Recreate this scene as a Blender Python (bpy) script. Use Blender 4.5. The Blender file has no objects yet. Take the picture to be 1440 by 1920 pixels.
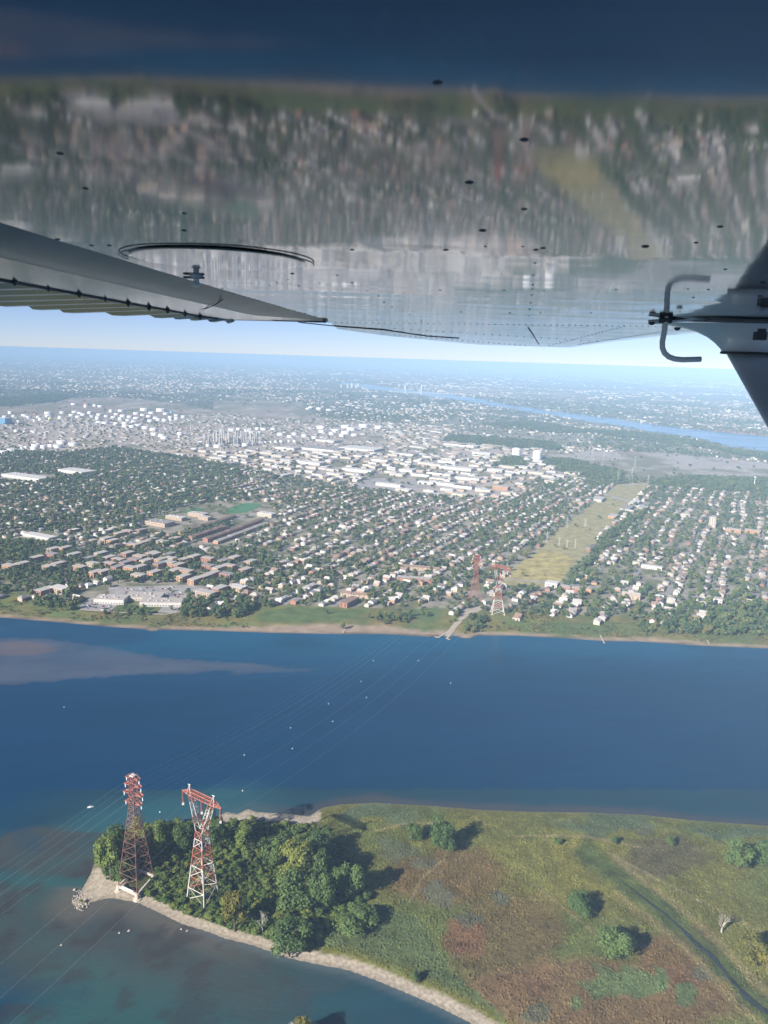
import bpy, math, random
import numpy as np
from mathutils import Vector, Matrix, geometry
random.seed(7); rng = np.random.default_rng(7)
R = math.radians
sc = bpy.context.scene

# ------------------------------------------------------------------ camera
FPX = 1450.0; GZ = -400.0; PITCH = R(11.25); ROLL = R(1.8)
f_ = np.array([0, math.cos(PITCH), -math.sin(PITCH)])
r0 = np.array([1.0, 0, 0]); u0 = np.array([0, math.sin(PITCH), math.cos(PITCH)])
r_ = r0*math.cos(ROLL) + u0*math.sin(ROLL)
u_ = -r0*math.sin(ROLL) + u0*math.cos(ROLL)
cd = bpy.data.cameras.new('camera'); cam = bpy.data.objects.new('camera', cd)
sc.collection.objects.link(cam); sc.camera = cam
cam.matrix_world = Matrix(((r_[0], u_[0], -f_[0], 0), (r_[1], u_[1], -f_[1], 0), (r_[2], u_[2], -f_[2], 0), (0, 0, 0, 1)))
cd.sensor_fit = 'VERTICAL'; cd.sensor_height = 24.0; cd.lens = 24.0*FPX/1920
cd.clip_start = 0.05; cd.clip_end = 200000
cd.dof.use_dof = True; cd.dof.focus_distance = 900.0; cd.dof.aperture_fstop = 11.0

# ------------------------------------------------------------------ sky, sun, exposure
SUN_EL = 29.0; SUN_AZ = (-0.72, -0.69)          # sun stands behind the camera, to the left
w = bpy.data.worlds.new('World'); sc.world = w; w.use_nodes = True
nt = w.node_tree; nt.nodes.clear()
sky = nt.nodes.new('ShaderNodeTexSky'); sky.sky_type = 'NISHITA'; sky.sun_disc = False
sky.sun_elevation = R(SUN_EL); sky.sun_rotation = math.atan2(SUN_AZ[0], SUN_AZ[1])
sky.altitude = 400; sky.air_density = 0.6; sky.dust_density = 0.08; sky.ozone_density = 5.0
bg = nt.nodes.new('ShaderNodeBackground'); bg.inputs[1].default_value = 0.063
wo = nt.nodes.new('ShaderNodeOutputWorld')
wb = nt.nodes.new('ShaderNodeMix'); wb.data_type = 'RGBA'; wb.blend_type = 'MULTIPLY'; wb.inputs['Factor'].default_value = 1.0; wb.inputs['B'].default_value = (1.10, .96, 1.02, 1)
nt.links.new(sky.outputs[0], wb.inputs['A']); nt.links.new(wb.outputs['Result'], bg.inputs[0]); nt.links.new(bg.outputs[0], wo.inputs[0])
sl = bpy.data.lights.new('sun', 'SUN'); sun = bpy.data.objects.new('sun', sl); sc.collection.objects.link(sun)
sl.energy = 5.0; sl.angle = R(0.5); sl.color = (1.0, 0.93, 0.82)
sd = Vector((SUN_AZ[0]*math.cos(R(SUN_EL)), SUN_AZ[1]*math.cos(R(SUN_EL)), math.sin(R(SUN_EL))))
sun.rotation_euler = sd.to_track_quat('Z', 'Y').to_euler()
sc.view_settings.view_transform = 'Standard'; sc.view_settings.look = 'None'
sc.view_settings.exposure = 0.95; sc.view_settings.gamma = 1.0
HAZE = 9.0e-5; HAZE_COL = (0.40, 0.60, 0.84)
sc.cycles.use_denoising = True
sc.cycles.max_bounces = 6; sc.cycles.diffuse_bounces = 2; sc.cycles.glossy_bounces = 3
sc.cycles.transmission_bounces = 2; sc.cycles.transparent_max_bounces = 6; sc.cycles.volume_bounces = 1
sc.cycles.use_fast_gi = False

# ------------------------------------------------------------------ picture -> place
def ray(x, y):
    return (np.asarray(x, float)[..., None]-720)/FPX*r_ + (960-np.asarray(y, float)[..., None])/FPX*u_ + f_
def at(x, y, z=0.0):                      # the ground point seen there (z in metres above the river)
    d = ray(x, y); t = (GZ+z)/d[..., 2]
    return d*t[..., None]
def atY(x, y, Y):
    d = ray(x, y); return d*(Y/d[1])
def atZ(x, y, z):
    d = ray(x, y); return d*(z/d[2])
def proj(P):
    P = np.asarray(P, float)
    cx = P@r_; cy = P@u_; cz = P@f_
    return 720+FPX*cx/cz, 960-FPX*cy/cz
def pxpm(P):                              # picture pixels for one metre there
    return FPX/np.linalg.norm(np.asarray(P))
def inpoly(x, y, poly):
    x = np.asarray(x, float); y = np.asarray(y, float)
    ins = np.zeros(x.shape, bool); n = len(poly)
    for i in range(n):
        x1, y1 = poly[i]; x2, y2 = poly[(i+1) % n]
        if y1 == y2: continue
        c = ((y1 > y) != (y2 > y)) & (x < (x2-x1)*(y-y1)/(y2-y1)+x1)
        ins ^= c
    return ins
def segdist(x, y, poly, closed=True):
    x = np.asarray(x, float); y = np.asarray(y, float)
    best = np.full(x.shape, 1e18); n = len(poly)
    for i in range(n if closed else n-1):
        x1, y1 = poly[i]; x2, y2 = poly[(i+1) % n]
        dx, dy = x2-x1, y2-y1; L = dx*dx+dy*dy+1e-12
        t = np.clip(((x-x1)*dx+(y-y1)*dy)/L, 0, 1)
        best = np.minimum(best, (x-x1-t*dx)**2+(y-y1-t*dy)**2)
    return np.sqrt(best)
def _h(i, j, s):
    v = np.sin(i*127.1+j*311.7+s*74.7)*43758.5453
    return v-np.floor(v)
def vnoise(x, y, s=0):
    xi = np.floor(x); yi = np.floor(y); fx = x-xi; fy = y-yi
    fx = fx*fx*(3-2*fx); fy = fy*fy*(3-2*fy)
    return (_h(xi, yi, s)*(1-fx)+_h(xi+1, yi, s)*fx)*(1-fy)+(_h(xi, yi+1, s)*(1-fx)+_h(xi+1, yi+1, s)*fx)*fy
def fbm(x, y, s=0, o=4):
    v = 0; a = 0.5; t = 0
    for k in range(o):
        v = v+a*vnoise(x*2**k, y*2**k, s+k*3.1); t += a; a *= 0.55
    return v/t
def sstep(a, b, x):
    t = np.clip((x-a)/(b-a), 0, 1); return t*t*(3-2*t)
def mixc(c, d, t): return c*(1-t[..., None])+np.array(d)*t[..., None]

# ------------------------------------------------------------------ materials
def srgb(r, g, b):
    def l(c):
        c /= 255.0
        return c/12.92 if c <= .04045 else ((c+.055)/1.055)**2.4
    return (l(r), l(g), l(b))
M = {}
def mat(name, col=(.5, .5, .5), rough=.8, metal=0.0, spec=.3, noise=0.0, nscale=1.0, bump=0.0, bscale=1.0, attr=None, coat=0.0):
    m = bpy.data.materials.new(name); m.use_nodes = True; n = m.node_tree; b = n.nodes['Principled BSDF']
    b.inputs['Roughness'].default_value = rough; b.inputs['Metallic'].default_value = metal
    b.inputs['Specular IOR Level'].default_value = spec; b.inputs['Coat Weight'].default_value = coat
    src = None
    if attr:
        a = n.nodes.new('ShaderNodeAttribute'); a.attribute_name = attr; src = a.outputs['Color']
    else:
        b.inputs['Base Color'].default_value = (*col, 1)
    if noise or bump:
        tc = n.nodes.new('ShaderNodeTexCoord')
    if noise:
        t = n.nodes.new('ShaderNodeTexNoise'); t.inputs['Scale'].default_value = nscale; t.inputs['Detail'].default_value = 4
        n.links.new(tc.outputs['Object'], t.inputs['Vector'])
        mr = n.nodes.new('ShaderNodeMapRange'); mr.inputs['From Min'].default_value = .3; mr.inputs['From Max'].default_value = .7
        mr.inputs['To Min'].default_value = 1-noise; mr.inputs['To Max'].default_value = 1+noise
        n.links.new(t.outputs['Fac'], mr.inputs['Value'])
        mx = n.nodes.new('ShaderNodeMix'); mx.data_type = 'RGBA'; mx.blend_type = 'MULTIPLY'; mx.inputs['Factor'].default_value = 1
        if src: n.links.new(src, mx.inputs['A'])
        else: mx.inputs['A'].default_value = (*col, 1)
        n.links.new(mr.outputs['Result'], mx.inputs['B']); src = mx.outputs['Result']
    if src: n.links.new(src, b.inputs['Base Color'])
    if bump:
        t2 = n.nodes.new('ShaderNodeTexNoise'); t2.inputs['Scale'].default_value = bscale; t2.inputs['Detail'].default_value = 3
        n.links.new(tc.outputs['Object'], t2.inputs['Vector'])
        bp = n.nodes.new('ShaderNodeBump'); bp.inputs['Distance'].default_value = bump; bp.inputs['Strength'].default_value = 1
        n.links.new(t2.outputs['Fac'], bp.inputs['Height']); n.links.new(bp.outputs['Normal'], b.inputs['Normal'])
    M[name] = m; return m
def foliage(name, stops):
    m = bpy.data.materials.new(name); m.use_nodes = True; n = m.node_tree; b = n.nodes['Principled BSDF']
    oi = n.nodes.new('ShaderNodeObjectInfo'); tc = n.nodes.new('ShaderNodeTexCoord')
    t = n.nodes.new('ShaderNodeTexNoise'); t.inputs['Scale'].default_value = 3.0; n.links.new(tc.outputs['Object'], t.inputs['Vector'])
    ad = n.nodes.new('ShaderNodeMath'); ad.operation = 'MULTIPLY_ADD'; ad.inputs[1].default_value = .35
    n.links.new(t.outputs['Fac'], ad.inputs[0]); 
    sb = n.nodes.new('ShaderNodeMath'); sb.operation = 'MULTIPLY_ADD'; sb.inputs[1].default_value = .95; sb.inputs[2].default_value = -.16
    n.links.new(oi.outputs['Random'], sb.inputs[0]); n.links.new(sb.outputs[0], ad.inputs[2])
    cr = n.nodes.new('ShaderNodeValToRGB'); e = cr.color_ramp.elements
    e[0].position, e[0].color = stops[0][0], (*stops[0][1], 1); e[1].position, e[1].color = stops[-1][0], (*stops[-1][1], 1)
    for p, c in stops[1:-1]:
        k = e.new(p); k.color = (*c, 1)
    n.links.new(ad.outputs[0], cr.inputs[0]); n.links.new(cr.outputs[0], b.inputs['Base Color'])
    b.inputs['Roughness'].default_value = .7; b.inputs['Specular IOR Level'].default_value = .2
    M[name] = m; return m

foliage('leaf', [(0, (.048, .088, .042)), (.3, (.070, .112, .044)), (.6, (.10, .138, .050)), (.85, (.14, .16, .055)), (.96, (.18, .17, .055)), (1, (.14, .075, .055))])
foliage('leaf_island', [(0, (.060, .105, .030)), (.4, (.090, .14, .036)), (.75, (.125, .17, .04)), (1, (.17, .19, .045))])
foliage('leaf_bush', [(0, (.055, .10, .026)), (.5, (.095, .145, .032)), (.85, (.14, .175, .036)), (1, (.19, .19, .04))])
foliage('leaf_reed', [(0, (.075, .095, .035)), (.5, (.11, .125, .045)), (1, (.17, .155, .06))])
foliage('leaf_dark', [(0, (.060, .105, .034)), (1, (.10, .15, .042))])
foliage('leaf_yellow', [(0, (.10, .105, .024)), (1, (.19, .16, .03))])
mat('bark', (.11, .085, .065), .9, noise=.3, nscale=2)
mat('dead_wood', (.42, .38, .34), .9, noise=.2, nscale=2)
mat('vcol', attr='Col', rough=.9, spec=.15, noise=.22, nscale=.06)
mat('meadow', attr='Col', rough=.95, spec=.1, noise=.28, nscale=.35, bump=.35, bscale=.5)
mat('tuft', attr='Col', rough=.9, spec=.1)
mat('building', attr='Col', rough=.8, spec=.25)
mat('asphalt', (.25, .235, .23), .9, noise=.2, nscale=.1)
mat('asphalt_pale', (.29, .275, .27), .9, noise=.2, nscale=.06)
mat('dirt_road', (.36, .31, .25), .95, noise=.2, nscale=.2)
mat('lawn', (.088, .125, .045), .95, noise=.25, nscale=.08)
mat('pitch', (.06, .17, .07), .9, noise=.1, nscale=.1)
mat('dry_grass', (.33, .28, .11), .95, noise=.35, nscale=.06, bump=.4, bscale=.3)
mat('corridor_grass', (.15, .155, .075), .95, noise=.25, nscale=.02)
mat('concrete', (.52, .46, .38), .85, noise=.15, nscale=.6)
mat('wood_dock', (.42, .37, .31), .85, noise=.2, nscale=1)
mat('rock', (.40, .37, .32), .9, noise=.25, nscale=.8)
mat('tank_white', (.72, .71, .70), .45, noise=.06, nscale=.05)
mat('tank_rust', (.45, .25, .15), .6, noise=.1, nscale=.1)
mat('tank_dark', (.26, .20, .20), .6)
mat('tank_cyan', (.15, .55, .62), .5)
mat('tank_yellow', (.62, .60, .30), .5)
mat('steel_grey', (.36, .34, .33), .6)
mat('steel_tan', (.47, .38, .30), .6)
mat('steel_pale', (.46, .45, .44), .6)
mat('pylon_red', (.34, .12, .085), .6, noise=.25, nscale=.3)
mat('pylon_white', (.56, .53, .50), .6, noise=.12, nscale=.3)
mat('pylon_rust', (.24, .125, .10), .7, noise=.3, nscale=.3)
mat('glass_string', (.75, .80, .82), .2)
mat('cable', (.55, .58, .60), .5, metal=.4)
mat('white_paint', (.80, .80, .78), .5)
mat('window_glass', (.05, .06, .075), .15, spec=.5)
mat('stream_water', (.03, .04, .045), .4, spec=.22, noise=.4, nscale=.3)
mat('blue_clad', (.12, .27, .42), .5)
for k, c in dict(brick=(.33, .17, .12), brick_orange=(.42, .25, .15), brick_tan=(.44, .34, .26), wall_white=(.56, .54, .51), wall_cream=(.48, .43, .36),
                 roof_pale=(.40, .38, .36), roof_white=(.52, .51, .50), roof_grey=(.26, .25, .25), roof_dark=(.14, .13, .135), roof_brown=(.24, .17, .14), roof_red=(.38, .10, .08), roof_gravel=(.40, .36, .33)).items():
    mat(k, c, .85, noise=.12, nscale=.3)

# ------------------------------------------------------------------ object helpers
C = sc.collection
def mesh(name, V, F, mats=None, smooth=False, midx=None):
    me = bpy.data.meshes.new(name); me.from_pydata([tuple(map(float, v)) for v in V], [], [tuple(map(int, f)) for f in F])
    for m in ([mats] if isinstance(mats, str) else (mats or [])): me.materials.append(M[m])
    if midx is not None: me.polygons.foreach_set('material_index', np.asarray(midx, np.int32))
    if smooth: me.polygons.foreach_set('use_smooth', np.ones(len(me.polygons), bool))
    me.update(); return me
def npmesh(name, V, Q, mats=None, smooth=False, vcol=None, fcol=None):
    """fast builder for equal-sided faces (Q is n x 3 or n x 4)"""
    V = np.asarray(V, np.float32); Q = np.asarray(Q, np.int32); k = Q.shape[1]
    me = bpy.data.meshes.new(name)
    me.vertices.add(len(V)); me.vertices.foreach_set('co', V.ravel())
    me.loops.add(Q.size); me.loops.foreach_set('vertex_index', Q.ravel())
    me.polygons.add(len(Q)); me.polygons.foreach_set('loop_start', np.arange(len(Q), dtype=np.int32)*k)
    me.update(calc_edges=True)
    if smooth: me.polygons.foreach_set('use_smooth', np.ones(len(Q), bool))
    if vcol is not None:
        a = me.color_attributes.new('Col', 'FLOAT_COLOR', 'POINT')
        a.data.foreach_set('color', np.c_[np.clip(vcol, 0, 1), np.ones(len(V))].astype(np.float32).ravel())
    if fcol is not None:
        a = me.color_attributes.new('Col', 'FLOAT_COLOR', 'CORNER')
        a.data.foreach_set('color', np.repeat(np.c_[np.clip(fcol, 0, 1), np.ones(len(Q))], k, axis=0).astype(np.float32).ravel())
    for m in ([mats] if isinstance(mats, str) else (mats or [])): me.materials.append(M[m])
    me.validate(); me.update(); return me
def ob(name, me, parent=None, loc=(0, 0, 0), rz=0.0, scale=None):
    o = bpy.data.objects.new(name, me); C.objects.link(o); o.location = loc; o.rotation_euler = (0, 0, rz)
    if scale is not None: o.scale = scale
    if parent: o.parent = parent
    return o
def tag(o, label=None, cat=None, group=None, kind=None):
    if label: o['label'] = label
    if cat: o['category'] = cat
    if group: o['group'] = group
    if kind: o['kind'] = kind
    return o
def thing(name, label, cat, loc=(0, 0, 0), rz=0.0, group=None):
    return tag(ob(name, None, None, loc, rz), label, cat, group)
def dup(root, loc, rz=0.0, scale=None, label=None, group=None, cat=None):
    r = root.copy(); C.objects.link(r); r.location = loc; r.rotation_euler = (0, 0, rz)
    if scale is not None: r.scale = scale
    if label: r['label'] = label
    if group: r['group'] = group
    if cat: r['category'] = cat
    for ch in list(root.children):
        c = ch.copy(); C.objects.link(c); c.parent = r
        for g in list(ch.children):
            d = g.copy(); C.objects.link(d); d.parent = c
    return r
class MB:
    def __init__(s): s.V = []; s.F = []; s.I = []
    def add(s, V, F, i=0):
        b = len(s.V); s.V += [tuple(v) for v in V]; s.F += [tuple(k+b for k in f) for f in F]; s.I += [i]*len(F)
    def box(s, c, d, i=0, rz=0.0, bottom=True):
        x, y, z = d[0]/2, d[1]/2, d[2]/2; ca, sa = math.cos(rz), math.sin(rz)
        V = [(c[0]+a*x*ca-b*y*sa, c[1]+a*x*sa+b*y*ca, c[2]+e*z) for e in (-1, 1) for a, b in ((-1, -1), (1, -1), (1, 1), (-1, 1))]
        F = [(4, 5, 6, 7), (0, 1, 5, 4), (1, 2, 6, 5), (2, 3, 7, 6), (3, 0, 4, 7)]
        if bottom: F.append((3, 2, 1, 0))
        s.add(V, F, i)
    def bar(s, p, q, r, i=0, n=4, r2=None):
        p = Vector(p); q = Vector(q); d = (q-p)
        if d.length < 1e-6: return
        d.normalize(); a = d.orthogonal().normalized(); b = d.cross(a); r2 = r if r2 is None else r2
        V = []; 
        for P, rr in ((p, r), (q, r2)):
            for k in range(n):
                t = 2*math.pi*(k+.5)/n; V.append(P+a*math.cos(t)*rr+b*math.sin(t)*rr)
        F = [(k, (k+1) % n, n+(k+1) % n, n+k) for k in range(n)]+[tuple(range(n-1, -1, -1)), tuple(range(n, 2*n))]
        s.add(V, F, i)
    def tube(s, pts, r, n=8, i=0):
        pts = [Vector(p) for p in pts]; V = []; F = []
        a = None
        for k, p in enumerate(pts):
            d = (pts[min(k+1, len(pts)-1)]-pts[max(k-1, 0)]).normalized()
            a = d.orthogonal().normalized() if a is None else (a-d*a.dot(d)).normalized(); b = d.cross(a)
            V += [p+a*math.cos(2*math.pi*j/n)*r+b*math.sin(2*math.pi*j/n)*r for j in range(n)]
        for k in range(len(pts)-1):
            F += [(k*n+j, k*n+(j+1) % n, (k+1)*n+(j+1) % n, (k+1)*n+j) for j in range(n)]
        F += [tuple(range(n-1, -1, -1)), tuple(range((len(pts)-1)*n, len(pts)*n))]
        s.add(V, F, i)
    def lathe(s, prof, n=20, c=(0, 0, 0), i=0):
        V = []; F = []
        for r, z in prof:
            V += [(c[0]+r*math.cos(2*math.pi*k/n), c[1]+r*math.sin(2*math.pi*k/n), c[2]+z) for k in range(n)]
        for j in range(len(prof)-1):
            F += [(j*n+k, j*n+(k+1) % n, (j+1)*n+(k+1) % n, (j+1)*n+k) for k in range(n)]
        F.append(tuple(range((len(prof)-1)*n, len(prof)*n)))
        s.add(V, F, i)
    def me(s, name, mats, smooth=False):
        return mesh(name, s.V, s.F, mats, smooth, s.I if not isinstance(mats, str) else None)
def poly_sheet(name, pts, z, m, label=None):
    """flat sheet from picture corners laid on the ground"""
    P = [at(x, y, z) for x, y in pts]
    tri = geometry.tessellate_polygon([[Vector((p[0], p[1], 0)) for p in P]])
    F = []
    for t in tri:
        a, b, c = (P[k] for k in t)
        F.append(t if (b[0]-a[0])*(c[1]-a[1])-(b[1]-a[1])*(c[0]-a[0]) > 0 else t[::-1])
    o = ob(name, mesh(name, P, F, m)); tag(o, kind='structure'); return o
def strip(name, P, width, m, z=None):
    """a road strip along world points"""
    P = [np.array(p, float) for p in P]; V = []; F = []
    for k, p in enumerate(P):
        d = P[min(k+1, len(P)-1)]-P[max(k-1, 0)]; n = np.array([-d[1], d[0], 0])/np.hypot(d[0], d[1])
        wv = width[k] if hasattr(width, '__len__') else width
        V += [p+n*wv/2, p-n*wv/2]
    F = [(2*k, 2*k+1, 2*k+3, 2*k+2) for k in range(len(P)-1)]
    o = ob(name, mesh(name, V, F, m)); tag(o, kind='structure'); return o

# ------------------------------------------------------------------ the river and the land
COAST = [(-700, 1118), (-300, 1137), (0, 1158), (100, 1166), (200, 1175), (270, 1180), (285, 1184), (300, 1181), (400, 1183), (520, 1187), (640, 1189), (720, 1189), (800, 1194), (850, 1192), (868, 1197), (882, 1197), (893, 1192), (970, 1192), (1060, 1197), (1130, 1202), (1200, 1203), (1300, 1210), (1440, 1216), (1700, 1228), (2200, 1250)]
CW = np.array([at(x, y, 0) for x, y in COAST]); _o = np.argsort(CW[:, 0]); CW = CW[_o]
def coastY(X): return np.interp(X, np.r_[-8000, CW[:, 0], 8000], np.r_[CW[0, 1]+1500, CW[:, 1], CW[-1, 1]-900])
def inland(X, Y): return (Y-coastY(X))*0.98
LAND = 4.0
def gz(X, Y): return GZ+np.clip(inland(X, Y)/70, -.5, 1)*LAND
GDIR = R(26.5)                                # the street grid
SDIR = np.array([math.sin(GDIR), math.cos(GDIR)]); XDIR = np.array([math.cos(GDIR), -math.sin(GDIR)])
BRZ = -GDIR                                   # rotation of anything that stands square to the streets

RIVER2 = [(640, 716), (700, 722), (740, 729), (800, 734), (850, 740), (900, 748), (960, 760), (1010, 767), (1070, 774), (1150, 785), (1220, 795), (1300, 805), (1440, 818), (1700, 850), (1700, 895), (1440, 846), (1370, 838), (1310, 822), (1240, 813), (1150, 797), (1080, 787), (1030, 777), (980, 772), (900, 757), (850, 750), (790, 741), (740, 735), (690, 729), (640, 720)]
FOREST = [[(925, 871), (945, 857), (975, 858), (990, 872), (968, 880)], [(1030, 860), (1075, 862), (1170, 886), (1165, 901), (1060, 887), (1015, 870)],
          [(900, 795), (960, 800), (1030, 812), (1110, 812), (1210, 826), (1330, 842), (1500, 875), (1500, 868), (1440, 850), (1360, 841), (1300, 826), (1200, 812), (1090, 805), (1000, 790)], [(840, 815), (930, 820), (1040, 830), (1060, 845), (980, 840), (870, 832), (830, 828)],
          [(1080, 905), (1200, 912), (1440, 925), (1600, 940), (1600, 905), (1440, 898), (1280, 893), (1200, 905)], [(0, 745), (60, 742), (150, 740), (100, 755), (0, 762), (-200, 770), (-200, 745)], 
          [(1122, 1012), (1096, 1060), (1106, 1063), (1166, 1004), (1222, 955), (1210, 948)], [(0, 1018), (60, 1010), (110, 1025), (105, 1045), (50, 1058), (-60, 1062), (-60, 1020)],
          [(1300, 1170), (1350, 1135), (1460, 1130), (1460, 1185), (1400, 1190), (1330, 1185)]]
OPEN = [[(60, 760), (110, 748), (210, 744), (330, 756), (420, 775), (300, 785), (60, 780), (-100, 790), (-100, 770)], [(1030, 852), (1100, 846), (1250, 850), (1440, 868), (1600, 890), (1600, 915), (1440, 897), (1200, 897), (1170, 884), (1060, 862)], [(400, 752), (560, 755), (600, 785), (500, 785), (400, 775)], [(620, 812), (720, 818), (720, 826), (640, 830)]]
INDUS = [(-300, 850), (-100, 800), (0, 780), (200, 770), (420, 770), (560, 780), (700, 790), (820, 800), (1000, 830), (1030, 870), (1110, 905), (1000, 905), (950, 935), (820, 930), (700, 915), (600, 905), (470, 882), (400, 868), (215, 840), (130, 850), (0, 850)]
CORR = [(935, 1100), (940, 1085), (1000, 1035), (1070, 975), (1130, 930), (1165, 900), (1225, 900), (1195, 935), (1165, 962), (1120, 1010), (1090, 1045), (1062, 1080), (1050, 1100)]
BRICK = [(-300, 1110), (-300, 1070), (0, 1040), (110, 1020), (200, 1030), (480, 1035), (520, 1050), (440, 1100), (380, 1105), (200, 1090), (0, 1115)]
SPECIAL = [[(140, 1150), (150, 1110), (200, 1094), (372, 1094), (385, 1120), (360, 1150), (250, 1165)], [(262, 1000), (270, 975), (340, 950), (430, 940), (500, 940), (520, 965), (420, 985), (330, 1003)], [(340, 1025), (480, 965), (510, 975), (420, 1030)],
           [(465, 1185), (475, 1142), (560, 1133), (700, 1140), (760, 1135), (830, 1130), (850, 1195)], [(845, 1195), (850, 1160), (905, 1130), (920, 1140), (870, 1165), (868, 1195)], [(915, 1160), (920, 1120), (950, 1120), (955, 1165)], [(868, 1130), (878, 1100), (905, 1100), (912, 1130)], [(660, 915), (690, 893), (800, 898), (820, 915), (740, 922)]]
def near_any(px, py, polys):
    m = np.zeros(np.shape(px), bool)
    for p in polys: m |= inpoly(px, py, p)
    return m
# a fan of quads that grow with distance; its colours are those of soil, grass, sand and woods
rows = 900*1.0085**np.arange(0, 520); rows = rows[rows < 72000]
cols = np.tan(np.linspace(-.78, .78, 420))
XX, YY = np.meshgrid(cols, rows); XX = XX*YY
P = np.stack([XX, YY, np.zeros_like(XX)], -1); P[..., 2] = gz(XX, YY)
px, py = proj(np.stack([XX, YY, np.full_like(XX, GZ+LAND)], -1))
D = inland(XX, YY)
jx = (fbm(XX/90, YY/90, 2)-.5); px2 = px+jx*14; py2 = py+(fbm(XX/90+9, YY/90, 5)-.5)*6
n1 = fbm(XX/160, YY/160, 1); n2 = fbm(XX/1500, YY/1500, 4); n3 = fbm(XX/25, YY/25, 8, 2)
col = np.zeros(XX.shape+(3,))+np.array((.13, .135, .075))
col = mixc(col, (.29, .26, .22), sstep(.40, .52, n3)*.85)
ind = inpoly(px2, py2, INDUS).astype(float)
col = mixc(col, (.36, .315, .28), ind*.95); col = mixc(col, (.13, .14, .07), ind*sstep(.55, .66, n1)*.8)
far = sstep(4200, 6500, YY)
fc = np.zeros_like(col)+np.array((.11, .125, .085)); fc = mixc(fc, (.27, .24, .20), sstep(.44, .56, n2)*sstep(.4, .6, fbm(XX/500, YY/350, 11)))
fc = mixc(fc, (.12, .13, .06), sstep(.55, .7, fbm(XX/900, YY/500, 14))*.8)
col = col*(1-far[..., None])+fc*far[..., None]
ot = fbm(XX/210, YY/330, 15)
for p in OPEN:
    io = inpoly(px2, py2, p).astype(float); col = mixc(col, (.25, .205, .16), io*.9); col = mixc(col, (.15, .15, .085), io*sstep(.48, .6, ot)*.8); col = mixc(col, (.36, .32, .28), io*sstep(.6, .68, fbm(XX/60, YY/260, 17))*.8)
col = mixc(col, (.33, .30, .28), inpoly(px2, py2, OPEN[1])*sstep(.35, .6, n1)*.9)
for p in FOREST: col = mixc(col, (.06, .085, .042), inpoly(px2, py2, p)*.9)
col = mixc(col, (.29, .26, .13), inpoly(px2, py2, CORR)*.95)
for p, c in ([(1240, 765), (1330, 770), (1560, 790), (1560, 800), (1300, 782), (1230, 772)], (.30, .24, .18)), ([(1335, 803), (1600, 815), (1600, 828), (1340, 812)], (.36, .20, .15)), ([(1190, 755), (1400, 768), (1400, 774), (1200, 764)], (.20, .19, .10)):
    col = mixc(col, c, inpoly(px, py, p)*.95)
rs = (D > 0) & (D < 105+40*(n1-.5)) 
grass = np.stack([.125+.12*(n3-.4), .135+.06*(n1-.4), .05+0*n1], -1)
col = np.where(rs[..., None], grass, col)
for p in ([(478, 1150), (520, 1142), (560, 1137), (610, 1141), (640, 1143), (690, 1143), (668, 1162), (560, 1166), (500, 1166), (480, 1160)], [(775, 1143), (826, 1136), (828, 1162), (770, 1160)], [(1010, 1167), (1090, 1167), (1160, 1171), (1160, 1186), (1060, 1184), (1010, 1182)], [(60, 1128), (90, 1118), (95, 1126), (70, 1136)], [(205, 1148), (225, 1132), (285, 1138), (300, 1150), (260, 1152)]):
    col = mixc(col, (.085, .125, .045), inpoly(px+jx*6, py+jx*3, p)*.9)
sandw = 9+26*np.clip(np.exp(-((px-640)/190)**2), 0, 1)+8*np.exp(-((px-1250)/80)**2)
col = mixc(col, (.29, .225, .165), 1-sstep(sandw-3, sandw+4+6*(n3-.5)*2, D))
col = mixc(col, (.10, .085, .075), 1-sstep(2, 6, D))
nr, nc = XX.shape; ii = np.arange(nr*nc).reshape(nr, nc)
Q = np.stack([ii[:-1, :-1], ii[:-1, 1:], ii[1:, 1:], ii[1:, :-1]], -1).reshape(-1, 4)
ground = tag(ob('ground', npmesh('ground', P.reshape(-1, 3), Q, 'vcol', True, vcol=col.reshape(-1, 3))), kind='structure')

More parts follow.
